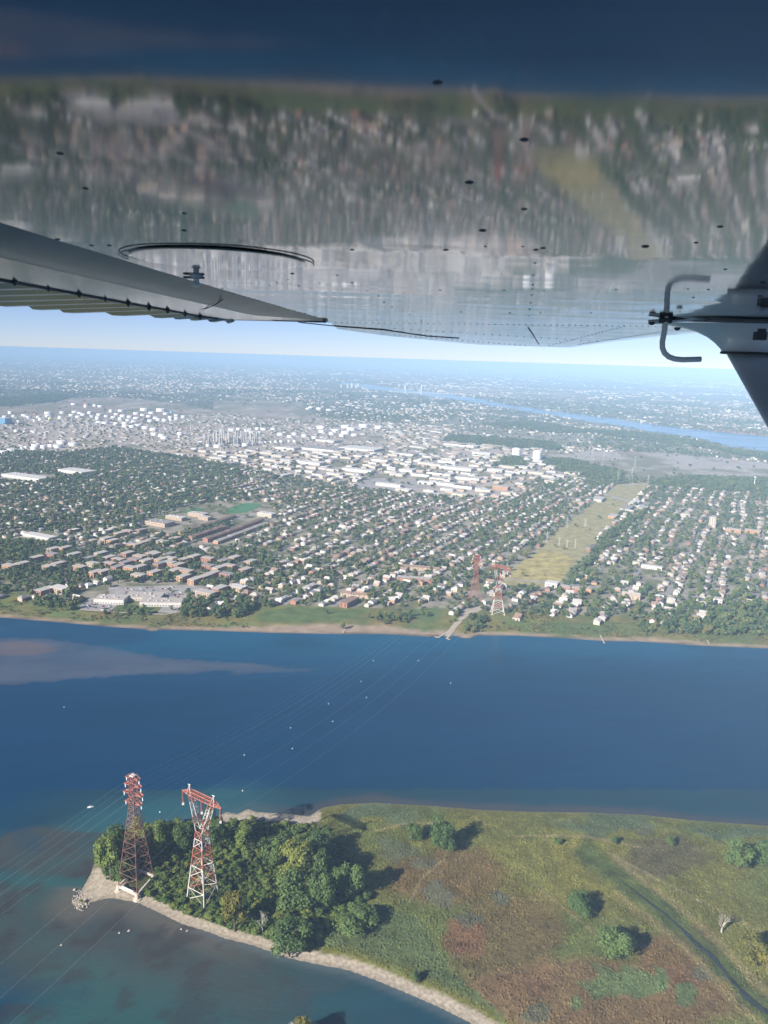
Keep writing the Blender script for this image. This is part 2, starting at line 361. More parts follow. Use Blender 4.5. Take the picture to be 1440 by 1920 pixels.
# water: base colour follows what lies in the shallows (weed beds, sand, silt)
def water_mat():
    m = bpy.data.materials.new('water'); m.use_nodes = True; n = m.node_tree; b = n.nodes['Principled BSDF']
    a = n.nodes.new('ShaderNodeAttribute'); a.attribute_name = 'Col'; n.links.new(a.outputs['Color'], b.inputs['Base Color'])
    b.inputs['IOR'].default_value = 1.33; b.inputs['Specular IOR Level'].default_value = .16
    tcw = n.nodes.new('ShaderNodeTexCoord'); mw = n.nodes.new('ShaderNodeMapping'); mw.inputs['Scale'].default_value = (.0035, .018, 1); mw.inputs['Rotation'].default_value = (0, 0, .25); n.links.new(tcw.outputs['Object'], mw.inputs[0])
    tw = n.nodes.new('ShaderNodeTexNoise'); tw.inputs['Scale'].default_value = 1.0; tw.inputs['Detail'].default_value = 6; n.links.new(mw.outputs[0], tw.inputs['Vector'])
    rw = n.nodes.new('ShaderNodeMapRange'); rw.inputs['From Min'].default_value = .38; rw.inputs['From Max'].default_value = .62; rw.inputs['To Min'].default_value = .04; rw.inputs['To Max'].default_value = .20; n.links.new(tw.outputs['Fac'], rw.inputs['Value']); n.links.new(rw.outputs[0], b.inputs['Roughness'])
    tc = n.nodes.new('ShaderNodeTexCoord'); mp = n.nodes.new('ShaderNodeMapping'); mp.inputs['Scale'].default_value = (.10, .22, .2); mp.inputs['Rotation'].default_value = (0, 0, .5)
    n.links.new(tc.outputs['Object'], mp.inputs[0])
    t = n.nodes.new('ShaderNodeTexNoise'); t.inputs['Scale'].default_value = 1.6; t.inputs['Detail'].default_value = 5; t.inputs['Roughness'].default_value = .65
    n.links.new(mp.outputs[0], t.inputs['Vector'])
    bp = n.nodes.new('ShaderNodeBump'); bp.inputs['Distance'].default_value = .28; bp.inputs['Strength'].default_value = .7
    n.links.new(t.outputs['Fac'], bp.inputs['Height']); n.links.new(bp.outputs['Normal'], b.inputs['Normal'])
    M['water'] = m
water_mat()
ISLE = [(-60+193, 1694), (150, 1672), (168, 1640), (182, 1606), (196, 1572), (215, 1556), (260, 1548), (330, 1540), (400, 1534), (425, 1522), (445, 1526), (466, 1516), (480, 1522), (520, 1524), (580, 1530), (605, 1514), (640, 1508), (700, 1505), (800, 1510), (900, 1518), (1000, 1522), (1100, 1523), (1200, 1527), (1290, 1537), (1440, 1548), (1700, 1572), (2300, 1640), (2300, 2500), (1500, 2400), (1100, 2080), (950, 1960), (880, 1918), (820, 1888), (760, 1862), (700, 1837), (650, 1819), (600, 1810), (540, 1797), (470, 1772), (420, 1760), (390, 1748), (340, 1733), (300, 1713), (255, 1692), (205, 1684), (170, 1692), (148, 1706)]
IW = [tuple(at(x, y, 0)[:2]) for x, y in ISLE]
def isl_d(X, Y):
    d = segdist(X, Y, IW); return np.where(inpoly(X, Y, IW), d, -d)
gx = np.r_[-9000, -4000, -2000, -1200, np.arange(-800, 900.1, 4), 1200, 2000, 4000, 9000]
gy = np.r_[-6000, -2000, -500, 0, np.arange(180, 1140.1, 4), 1250, 1500, 2500, 4500]
WX, WY = np.meshgrid(gx, gy)
wpx, wpy = proj(np.stack([WX, np.maximum(WY, 120), np.full_like(WX, GZ)], -1))
w1 = fbm(WX/60, WY/60, 21); w2 = fbm(WX/14, WY/14, 22, 3); w3 = fbm(WX/240, WY/160, 25)
wc = np.zeros(WX.shape+(3,))+np.array((.0003, .033, .088))
wc = mixc(wc, (.004, .072, .140), sstep(300, 0, np.abs(inland(WX, WY)))*sstep(1330, 1200, wpy)*.9)
wc = mixc(wc, (.001, .032, .078), sstep(.45, .7, w3)*.6)
def blob(cx, cy, rx, ry, e=1.0, jit=.5):
    q = ((wpx-cx)/rx)**2+((wpy-cy)/ry)**2+(w1-.5)*jit*2+(w2-.5)*jit*.5
    return 1-sstep(.55, 1.05*e, q)
shoal = np.clip(inpoly(wpx+(w1-.5)*60, wpy+(w1-.5)*22+(w2-.5)*6, [(-400, 1175), (0, 1198), (100, 1203), (200, 1212), (330, 1238), (560, 1250), (620, 1252), (420, 1262), (200, 1276), (0, 1283), (-400, 1275)]).astype(float), 0, 1)
SH = [(-400, 1165), (0, 1192), (100, 1197), (200, 1206), (330, 1230), (560, 1243), (760, 1250), (480, 1266), (200, 1282), (0, 1292), (-400, 1290)]
sq = wpx+(w1-.5)*60; sr = wpy+(w1-.5)*22+(w2-.5)*6; shoal = sstep(-3, 16, segdist(sq/4, sr, [(a_/4, b_) for a_, b_ in SH])*np.where(shoal > .5, 1, -1))
wc = mixc(wc, (.070, .085, .120), shoal*(.6+.7*(w1-.3)))
wc = mixc(wc, (.15, .10, .08), blob(40, 1215, 70, 16)*.45)
di = -isl_d(WX, WY)
near = (wpy > 1480)
low = sstep(1500, 1640, wpy)*sstep(900, 200, wpx)
wc = mixc(wc, (.016, .050, .056), np.where(near, sstep(150, 40, di)*.6, 0))
wc = mixc(wc, (.028, .082, .080), np.where(near, low*sstep(.3, .55, w1)*.9, 0))
# weed bed along the south beach and off the west tip
weed = sstep(85, 40, di+(w1-.5)*50+(w2-.5)*30)*(wpy > 1690)*sstep(620, 460, wpx)
weed = np.maximum(weed, sstep(1.05, .7, ((wpx-120)/150)**2+((wpy-1600)/52)**2+(w1-.5)*.9))
weed = np.maximum(weed, sstep(1.1, .7, ((wpx-50)/160)**2+((wpy-1690)/30)**2+(w1-.5)*.9)*.85)
weed = np.maximum(weed, sstep(1.1, .8, ((wpx-500)/190)**2+((wpy-1830)/50)**2+(w1-.5)*.9)*.5)
wc = mixc(wc, (.046, .054, .052), weed*np.clip(.25+1.1*w2, 0, 1))
wc = mixc(wc, (.125, .105, .085), np.where(wpy > 1660, sstep(26, 3, di+(w2-.5)*14)*sstep(520, 380, wpx)*.55, 0))
wc = mixc(wc, (.035, .032, .035), sstep(.60, .70, w2+.25*(w1-.5))*low*.6)
wc = mixc(wc, (.10, .12, .13), np.where(wpy > 1740, sstep(7, 1, di)*.6, 0))
wc = mixc(wc, (.055, .055, .062), np.where((wpy < 1560), sstep(16, 3, di+(w1-.5)*14)*.8, 0))
wc = mixc(wc, (.022, .095, .115), np.where(wpy < 1560, sstep(60, 22, di)*sstep(600, 400, wpx)*.7, 0))
wc = wc*(.86+.28*fbm(WX/80+WY/60, WY/14-WX/60, 27, 4))[..., None]
nr, nc = WX.shape; ii = np.arange(nr*nc).reshape(nr, nc)
Q = np.stack([ii[:-1, :-1], ii[:-1, 1:], ii[1:, 1:], ii[1:, :-1]], -1).reshape(-1, 4)
tag(ob('river', npmesh('river', np.stack([WX, WY, np.full_like(WX, GZ)], -1).reshape(-1, 3), Q, 'water', True, vcol=wc.reshape(-1, 3))), kind='structure')
P2 = [at(x, y, LAND+.3) for x, y in RIVER2]
tri = geometry.tessellate_polygon([[Vector((p[0], p[1], 0)) for p in P2]])
F2 = [t if (P2[t[1]][0]-P2[t[0]][0])*(P2[t[2]][1]-P2[t[0]][1])-(P2[t[1]][1]-P2[t[0]][1])*(P2[t[2]][0]-P2[t[0]][0]) > 0 else t[::-1] for t in tri]
me = npmesh('back_river', P2, F2, 'water', vcol=np.tile((.03, .085, .13), (len(P2), 1)))
tag(ob('back_river', me), kind='structure')

# ------------------------------------------------------------------ the island
CREEK = [(1100, 1600), (1130, 1625), (1160, 1650), (1200, 1680), (1240, 1710), (1280, 1745), (1330, 1790), (1370, 1835), (1400, 1870), (1445, 1905), (1520, 1960)]
THICKET = [(196, 1650), (186, 1612), (205, 1570), (300, 1548), (420, 1534), (500, 1548), (590, 1552), (640, 1575), (660, 1620), (690, 1660), (690, 1700), (640, 1725), (600, 1760), (580, 1790), (520, 1780), (450, 1757), (400, 1740), (350, 1728), (300, 1700), (262, 1682), (240, 1672), (215, 1656)]
def meadow_col(X, Y, px, py, d):
    a1 = fbm(X/38, Y/38, 31); a2 = fbm(X/9, Y/9, 32, 3); a3 = fbm(X/90, Y/90, 35)
    qx = px+(a1-.5)*90; qy = py+(a1-.5)*50+(a2-.5)*14
    def bl(cx, cy, rx, ry): return 1-sstep(.45, 1.1, ((qx-cx)/rx)**2+((qy-cy)/ry)**2)
    c = np.zeros(X.shape+(3,))+np.array((.135, .135, .038))
    c = mixc(c, (.105, .125, .040), sstep(.4, .6, a3))
    c = mixc(c, (.165, .155, .040), bl(1030, 1640, 190, 90)*.7)
    c = mixc(c, (.135, .082, .040), bl(830, 1640, 130, 70)*.75)
    c = mixc(c, (.130, .080, .042), bl(960, 1770, 120, 110)*.65)
    c = mixc(c, (.165, .096, .054), bl(1130, 1880, 330, 75)*.75)
    c = mixc(c, (.160, .086, .048), bl(880, 1765, 50, 40)*.8)
    c = mixc(c, (.155, .085, .045), bl(1290, 1800, 90, 70)*.7)
    c = mixc(c, (.075, .060, .045), bl(1240, 1610, 110, 40)*.65)
    c = mixc(c, (.085, .115, .048), inpoly(qx, qy, [(560, 1790), (700, 1690), (780, 1720), (860, 1830), (1000, 1960), (900, 1980), (700, 1840)])*.9)
    c = mixc(c, (.175, .165, .030), np.clip(sstep(20, 8, d+(a2-.5)*10), 0, 1)*(py > 1700)*.8)
    c = mixc(c, (.085, .115, .065), np.clip(bl(700, 1525, 90, 22)+bl(1130, 1540, 110, 18)+bl(1380, 1560, 90, 18), 0, 1)*.85)
    for cx, cy, rx, ry in ((730, 1590, 34, 22), (780, 1612, 26, 18), (825, 1680, 28, 26), (885, 1730, 22, 18), (935, 1685, 14, 12), (1000, 1900, 36, 28), (1210, 1557, 30, 9), (1340, 1840, 26, 14)):
        c = mixc(c, (.095, .11, .075), bl(cx, cy, rx, ry)*.7)
    for cx, cy, rx, ry in ((1150, 1845, 36, 24), (1200, 1848, 40, 26), (1110, 1850, 20, 18), (1063, 1873, 12, 14), (1300, 1875, 30, 24), (1240, 1840, 22, 20)):
        c = mixc(c, (.095, .145, .060), bl(cx, cy, rx, ry)*.85)
    dc = segdist(px, py, CREEK, False)
    c = mixc(c, (.055, .085, .030), sstep(30, 10, dc+(a2-.5)*14)*.75)
    c = mixc(c, (.22, .185, .09), sstep(12, 4, np.abs(dc-26)+(a2-.3)*10)*(px > 1150)*.6)
    for pl in ([(700, 1560), (760, 1545), (840, 1545)], [(955, 1568), (1040, 1567), (1110, 1572), (1200, 1590)], [(770, 1690), (790, 1650), (830, 1615), (840, 1590)], [(1000, 1660), (1100, 1740), (1160, 1800)], [(1140, 1600), (1230, 1650), (1330, 1700), (1440, 1760)], [(1360, 1790), (1410, 1830), (1460, 1880)]):
        c = mixc(c, (.24, .20, .11), sstep(3.4, 1.2, segdist(px, py, pl, False))*.55)
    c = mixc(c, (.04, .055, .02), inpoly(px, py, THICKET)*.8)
    c = c*.90*(1+(a2-.5)*.8)[..., None]
    return c
ix = np.arange(-480, 900.1, 2.2); iy = np.arange(210, 700.1, 2.2)
IX, IY = np.meshgrid(ix, iy); d = isl_d(IX, IY)
ipx, ipy = proj(np.stack([IX, IY, np.full_like(IX, GZ+1.5)], -1))
hz = np.where(d > 0, np.clip(d/22, 0, 1)*1.8+np.clip(d/140, 0, 1)*1.6, np.clip(d/8, -1, 0)*2)+np.where(d > 6, (fbm(IX/22, IY/22, 41)-.5)*1.0+(fbm(IX/5, IY/5, 42, 2)-.5)*.5*sstep(8, 30, d), 0)
def isl_z(X, Y):
    d = isl_d(np.asarray(X, float), np.asarray(Y, float)); return GZ+np.clip(d/22, 0, 1)*1.8+np.clip(d/140, 0, 1)*1.6
ic = meadow_col(IX, IY, ipx, ipy, d)
south = (ipy > 1640) & (ipx < 1000) & (d < 60)
bw = np.where(south, 9.5, np.where((ipx > 400) & (ipx < 600) & (ipy < 1545), 14, -4.0))+(fbm(IX/12, IY/12, 44)-.5)*5
bw = np.where((ipx < 235) & (ipy > 1625), 25, bw)
ic = mixc(ic, (.36, .31, .245), 1-sstep(bw-1.0, bw+1.5, d))
ic = mixc(ic, (.22, .19, .15), (1-sstep(1, 4.5, d))*np.where(south | (ipx < 600), .7, .2))
keep = (d[:-1, :-1] > -9) | (d[1:, 1:] > -9)
nr, nc = IX.shape; ii = np.arange(nr*nc).reshape(nr, nc)
Q = np.stack([ii[:-1, :-1], ii[:-1, 1:], ii[1:, 1:], ii[1:, :-1]], -1)[keep]
used = np.zeros(nr*nc, bool); used[Q.ravel()] = True; remap = np.cumsum(used)-1
V = np.stack([IX, IY, GZ+hz], -1).reshape(-1, 3)[used]
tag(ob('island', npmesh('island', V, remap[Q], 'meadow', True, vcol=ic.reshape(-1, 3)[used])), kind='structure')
tt = np.linspace(1.4, len(CREEK)-1, 90); cxs = np.interp(tt, range(len(CREEK)), [c[0] for c in CREEK]); cys = np.interp(tt, range(len(CREEK)), [c[1] for c in CREEK])
wn = fbm(tt*2.3, tt*0+.5, 46, 3)
strip('stream', [at(x+(n_-.5)*9, y, 3.9)+np.array([0, 0, .22]) for x, y, n_ in zip(cxs, cys, fbm(tt*1.7, tt*0+7.5, 47, 3))], list(np.clip((tt-1.4)*.9, .4, 3.6)*(.12+1.3*wn)), 'stream_water')

# grass and reed tufts on the meadow
def tufts(n, xr, yr, name, cond, size, hgt, label, cat, colf):
    X = rng.uniform(*xr, n); Y = rng.uniform(*yr, n); d = isl_d(X, Y)
    qx, qy = proj(np.c_[X, Y, np.full(n, GZ+2)])
    k = (d > 12) & cond(qx, qy, d) & ~inpoly(qx, qy, THICKET); X, Y, d, qx, qy = X[k], Y[k], d[k], qx[k], qy[k]
    k = (segdist(qx, qy, CREEK, False) > 9) & (fbm(X/7, Y/7, 51, 3) > .38); X, Y, d, qx, qy = X[k], Y[k], d[k], qx[k], qy[k]
    n = len(X); c = colf(X, Y, qx, qy, d)*rng.uniform(.75, 1.35, (n, 1))
    z = isl_z(X, Y)-.1+(fbm(X/22, Y/22, 41)-.5)*1.0; s = rng.uniform(*size, n); h = rng.uniform(*hgt, n); a = rng.uniform(0, 6.28, n)
    V = np.zeros((n, 5, 3)); 
    for k4 in range(4):
        V[:, k4, 0] = X+np.cos(a+k4*1.57)*s*rng.uniform(.6, 1.2, n); V[:, k4, 1] = Y+np.sin(a+k4*1.57)*s*rng.uniform(.6, 1.2, n); V[:, k4, 2] = z-.2
    V[:, 4] = np.c_[X+rng.normal(0, .25, n), Y+rng.normal(0, .25, n), z+h]
    b = (np.arange(n)*5)[:, None]
    F = np.concatenate([b+np.array([[k4, (k4+1) % 4, 4]]) for k4 in range(4)], 0)
    me = npmesh(name, V.reshape(-1, 3), F, 'tuft', True, vcol=np.repeat(c, 5, 0))
    tag(ob(name, me), label, cat, kind='stuff')
tufts(90000, (-200, 520), (300, 640), 'meadow_grass', lambda x, y, d: (x > 540) & (x < 1500) & (y < 1960), (.6, 1.6), (.4, 1.5), 'rough grass and weeds covering the island meadow', 'grass', meadow_col)

# ------------------------------------------------------------------ trees
def crown_mesh(name, m, nl, nq, q, seed, flat=1.0, spread=.62, ratio=1.0, core=True):
    """unit crown: radius about 1, centred on the origin; leaf clumps on several lobes"""
    g = np.random.default_rng(seed); V = []; F = []
    L = []
    for k in range(nl):
        a = g.uniform(0, 6.28); rr = spread*math.sqrt(g.uniform(0, 1)) if k else 0; zz = g.uniform(-.55, .6)*ratio
        L.append((np.array([math.cos(a)*rr, math.sin(a)*rr, zz]), g.uniform(.32, .52)*(1-.25*abs(zz)/ratio)))
    for k in range(nq):
        c, r = L[g.integers(nl)]; dv = g.normal(0, 1, 3); dv /= np.linalg.norm(dv)
        if dv[2] < -.55: dv[2] *= -1
        p = c+dv*r*g.uniform(.78, 1.08)*np.array([1, 1, flat]); nrm = dv+g.normal(0, .36, 3); nrm /= np.linalg.norm(nrm)
        a = np.cross(nrm, [0, 0, 1.0001]); a /= np.linalg.norm(a)+1e-9; b = np.cross(nrm, a); s = q*g.uniform(.6, 1.4)
        t = g.uniform(0, 6.28); a, b = a*math.cos(t)+b*math.sin(t), b*math.cos(t)-a*math.sin(t)
        i0 = len(V); V += [p-a*s, p-b*s*.8, p+a*s, p+b*s*.8+nrm*s*.3]; F.append((i0, i0+1, i0+2, i0+3))
    if core:  # added solid octahedra inside the lobes, blocking light through the crown
        for c, r in L:
            i0 = len(V)
            for (x, y, z) in ((1, 0, 0), (0, 1, 0), (-1, 0, 0), (0, -1, 0), (0, 0, 1), (0, 0, -1)): V.append(c+np.array([x, y, z*flat])*r*.62)
            for a, b, e in ((0, 1, 4), (1, 2, 4), (2, 3, 4), (3, 0, 4), (1, 0, 5), (2, 1, 5), (3, 2, 5), (0, 3, 5)): F.append((i0+a, i0+b, i0+e))
    return mesh(name, V, F, m)
def trunk_mesh(name, h, r, seed, m='bark', limbs=4):
    g = random.Random(seed); b = MB(); b.bar((0, 0, -1), (0, 0, h), r, 0, 6, r*.55)
    for k in range(limbs):
        a = g.uniform(0, 6.28); z = h*g.uniform(.6, .95)
        b.bar((0, 0, z), (math.cos(a)*h*.35, math.sin(a)*h*.35, z+h*g.uniform(.25, .5)), r*.45, 0, 5, r*.15)
    return b.me(name, m)
def dead_mesh(name, h, seed):
    g = random.Random(seed); b = MB()
    def grow(p, d, L, r, lev):
        q = p+d*L; b.bar(p, q, r, 0, 5 if lev < 2 else 3, r*.6)
        if lev < 4:
            for k in range(3 if lev else 5):
                e = (d+Vector((g.uniform(-1, 1), g.uniform(-1, 1), g.uniform(-.2, .8)))*.65).normalized(); grow(p+d*L*g.uniform(.55, 1), e, L*.66, r*.55, lev+1)
    grow(Vector((0, 0, -.5)), Vector((0, 0, 1)), h*.36, h*.03, 0)
    return b.me(name, 'dead_wood')
BIG = [crown_mesh('crown', 'leaf_island', 17, 3400, .052, 100+k, .9, .66, 1.1) for k in range(4)]
BIGD = [crown_mesh('crown', 'leaf_dark', 17, 3400, .052, 120+k, .9, .66, .9) for k in range(2)]
BIGY = crown_mesh('crown', 'leaf_yellow', 12, 1700, .06, 131, .9, .6, .8)
BUSH = [crown_mesh('crown', 'leaf_bush', 8, 700, .095, 140+k, .8, .62, .8) for k in range(5)]
BUSHI = [crown_mesh('crown', 'leaf_island', 8, 700, .095, 150+k, .8, .62, .8) for k in range(2)]
MID = [crown_mesh('crown', 'leaf', 8, 330, .13, 200+k, .9, .58, 1.0) for k in range(7)]
TRUNK = trunk_mesh('trunk', 1.0, .055, 5)
STEM = trunk_mesh('stem', .6, .04, 6, limbs=3)
def tree(name, label, cat, P, r, h, cm, group=None, trunk=TRUNK, cz=None, rz=None, sh=None):
    """crown half-width r, total height h"""
    o = thing(name, label, cat, P, random.uniform(0, 6.28) if rz is None else rz, group)
    hz_ = min(h*.48, r*1.5) if sh is None else sh
    c = ob('crown', cm, o, (0, 0, h-hz_*1.0), 0, (r, r, hz_)); t = ob('trunk' if trunk is TRUNK else 'stem', trunk, o, (0, 0, 0), 0, (h*.55, h*.55, h*.6))
    return o
# tall trees and solitary trees of the island: base in the picture, crown width and height in pixels there
ISL_TREES = [
 ('broadleaf_tree', 'tall pale green tree on the beach at the west tip of the island', 208, 1648, 50, 84, 'B', 0), ('broadleaf_tree', 'tall tree left of the slim pylon at the island tip, furthest from the beach', 222, 1608, 46, 60, 'B', 1),
 ('broadleaf_tree', 'yellow-green tree right at the west tip water edge', 196, 1632, 36, 58, 'B', 3), ('broadleaf_tree', 'dense tree in front of the slim pylon, above the beach', 228, 1652, 38, 56, 'B', 2), ('broadleaf_tree', 'tall tree at the far left of the island tip', 205, 1606, 40, 46, 'B', 1), ('broadleaf_tree', 'leafy tree directly left of the slim pylon shaft', 236, 1630, 40, 66, 'B', 0),
 ('broadleaf_tree', 'tree with yellow-green crown just behind the slim pylon', 262, 1606, 44, 64, 'B', 2), ('broadleaf_tree', 'rounded tree between the two pylons, nearest the slim one', 302, 1606, 42, 62, 'B', 3),
 ('broadleaf_tree', 'upright tree midway between the two island pylons', 326, 1598, 34, 56, 'B', 0), ('broadleaf_tree', 'rounded tree close to the left side of the forked pylon', 348, 1598, 38, 58, 'B', 1),
 ('broadleaf_tree', 'tall tree standing right behind the forked pylon', 400, 1600, 44, 76, 'B', 2), ('broadleaf_tree', 'broad tree right of the forked pylon by the sandy cove', 455, 1592, 46, 50, 'B', 3),
 ('broadleaf_tree', 'tree at the left end of the dark grove', 512, 1622, 52, 66, 'D', 0), ('broadleaf_tree', 'tall dark tree at the back of the grove, second from its left end', 548, 1612, 58, 62, 'D', 1),
 ('broadleaf_tree', 'tall tree at the back right of the grove above the shaded meadow', 602, 1610, 62, 60, 'D', 0), ('broadleaf_tree', 'large tree in the middle of the dark grove', 562, 1660, 70, 84, 'B', 1),
 ('broadleaf_tree', 'large dark tree at the right side of the grove', 596, 1668, 56, 84, 'D', 1), ('broadleaf_tree', 'large leafy tree at the front of the grove facing the beach', 560, 1708, 78, 84, 'D', 0),
 ('broadleaf_tree', 'tree at the front right corner of the grove', 600, 1706, 52, 72, 'B', 2), ('broadleaf_tree', 'separate rounded tree just right of the grove casting a long shadow', 652, 1682, 56, 78, 'D', 1),
 ('broadleaf_tree', 'low dark round tree near the south beach', 545, 1778, 72, 62, 'D', 0), ('broadleaf_tree', 'low dark spreading tree alone in the grey-green weeds', 668, 1742, 74, 50, 'D', 1),
 ('broadleaf_tree', 'pale yellow-green tree by the beach below the forked pylon', 440, 1742, 48, 72, 'Y', 0), ('broadleaf_tree', 'small round tree left of the tall tree on the meadow', 776, 1574, 30, 34, 'B', 1),
 ('broadleaf_tree', 'tall bright green tree alone on the meadow near the far shore', 832, 1594, 48, 62, 'B', 2), ('broadleaf_tree', 'round dark tree alone in the middle of the meadow', 1088, 1714, 48, 44, 'D', 0),
 ('broadleaf_tree', 'largest round tree alone on the brown meadow', 1150, 1792, 58, 60, 'D', 1), ('broadleaf_tree', 'round tree near the right edge, left one of the pair', 1384, 1630, 44, 56, 'D', 0),
 ('broadleaf_tree', 'round tree cut by the right edge of the picture', 1438, 1624, 46, 56, 'D', 1), ('broadleaf_tree', 'yellowing round tree at the right edge beside the stream', 1408, 1806, 52, 50, 'Y', 0),
 ('broadleaf_tree', 'second yellowing tree, lower and cut by the right edge', 1438, 1822, 34, 36, 'Y', 0), ('broadleaf_tree', 'small shrub-like tree on the far meadow shore', 1045, 1582, 16, 14, 'D', 0),
 ('broadleaf_tree', 'small round tree on the far meadow left of the stream head', 1152, 1582, 14, 18, 'D', 1), ('broadleaf_tree', 'small round tree in the far meadow beyond the stream', 1258, 1584, 18, 18, 'D', 0),
 ('broadleaf_tree', 'little blue-green bush by the south beach of the meadow', 780, 1838, 16, 22, 'D', 0)]
for nm, lb, bx, by, wp, hp, kd, ki in ISL_TREES:
    P = at(bx, by, 2.5); P[2] = float(isl_z(P[0], P[1])); s = pxpm(P); el = abs(P[2])/np.linalg.norm(P)
    r = wp/2/s*1.02; ce = math.sqrt(1-el*el)
    h = max((hp/s-r*.55*el)/ce*(.86 if kd == 'D' else .94), r*.95)
    cm = BIG[ki % 4] if kd == 'B' else BIGD[ki % 2] if kd == 'D' else BIGY
    tree(nm, lb, 'tree', P, r, h, cm, sh=min(h*.5, r*1.35))
for lb, bx, by, hp, sd_ in (('bare white dead tree standing by the stream at right', 1352, 1752, 36, 3), ('bleached dead tree on the beach below the grove', 492, 1748, 40, 4)):
    P = at(bx, by, 2.0); P[2] = float(isl_z(P[0], P[1])); h = hp/pxpm(P)/.8
    o = thing('dead_tree', lb, 'tree', P); ob('trunk', dead_mesh('trunk', h, sd_), o)
# islet below the frame whose tree just reaches into the picture
P = at(572, 1956, 0)
b = MB(); prof = [(16, -1), (14, .6), (9, 1.3), (0.1, 1.6)]; b.lathe(prof, 24); tag(ob('islet', b.me('islet', 'rock', True), None, P), kind='structure')
tree('broadleaf_tree', 'bleached tree top poking up at the bottom edge of the picture', 'tree', P+np.array([0, 0, 1.4]), 8.5, 17, BIGY)
o = thing('dead_tree', 'bare grey branches beside the tree at the bottom edge', 'tree', P+np.array([-7, 1, 1.2])); ob('trunk', dead_mesh('trunk', 16, 9), o)
# thicket around the pylons
n = 0
BASE1 = [(222, 1662), (257, 1678), (288, 1643), (256, 1629)]
cand = [(rng.uniform(180, 700), rng.uniform(1540, 1792)) for _ in range(4000)]
placed = []
for bx, by in cand:
    if not inpoly(bx, by+4, THICKET) or n >= 285: continue
    if inpoly(bx, by, [(216, 1670), (257, 1690), (296, 1650), (256, 1622)]) and rng.random() < .85: continue
    if segdist(bx, by, [(350, 1684), (383, 1701), (410, 1675)], False) < 5: continue
    P = at(bx, by, 2.0)
    if any((P[0]-q[0])**2+(P[1]-q[1])**2 < 24 for q in placed): continue
    if float(isl_d(P[0], P[1])) < 7: continue
    placed.append(P); P[2] = float(isl_z(P[0], P[1])); r = rng.uniform(3.0, 5.6); h = r*rng.uniform(1.15, 1.7); n += 1
    cm = BUSH[n % 5] if n % 3 else BUSHI[n % 2]
    where = 'beside the slim pylon' if bx < 310 else 'around the forked pylon' if bx < 430 else 'below the dark grove' if by > 1700 else 'left of the dark grove' if bx < 560 else 'at the right edge of the grove'
    sz_ = ('broad' if r > 4.7 else 'small' if r < 3.7 else 'rounded')+(' tall' if h > 1.5*r else ' low' if h < 1.3*r else '')
    tree('shrub', '%s %s shrub in the dense thicket %s' % (sz_, 'yellow-green' if n % 3 else 'green', where), 'shrub', P, r, h, cm, 'thicket shrubs on the island, %s' % where, STEM)

UNDER = []
for _ in range(9000):
    bx, by = rng.uniform(180, 700), rng.uniform(1540, 1795)
    if inpoly(bx, by+3, THICKET) and not inpoly(bx, by, [(220, 1668), (257, 1686), (292, 1648), (256, 1626)]): UNDER.append(at(bx, by, 2.0))
UNDER = np.array(UNDER)

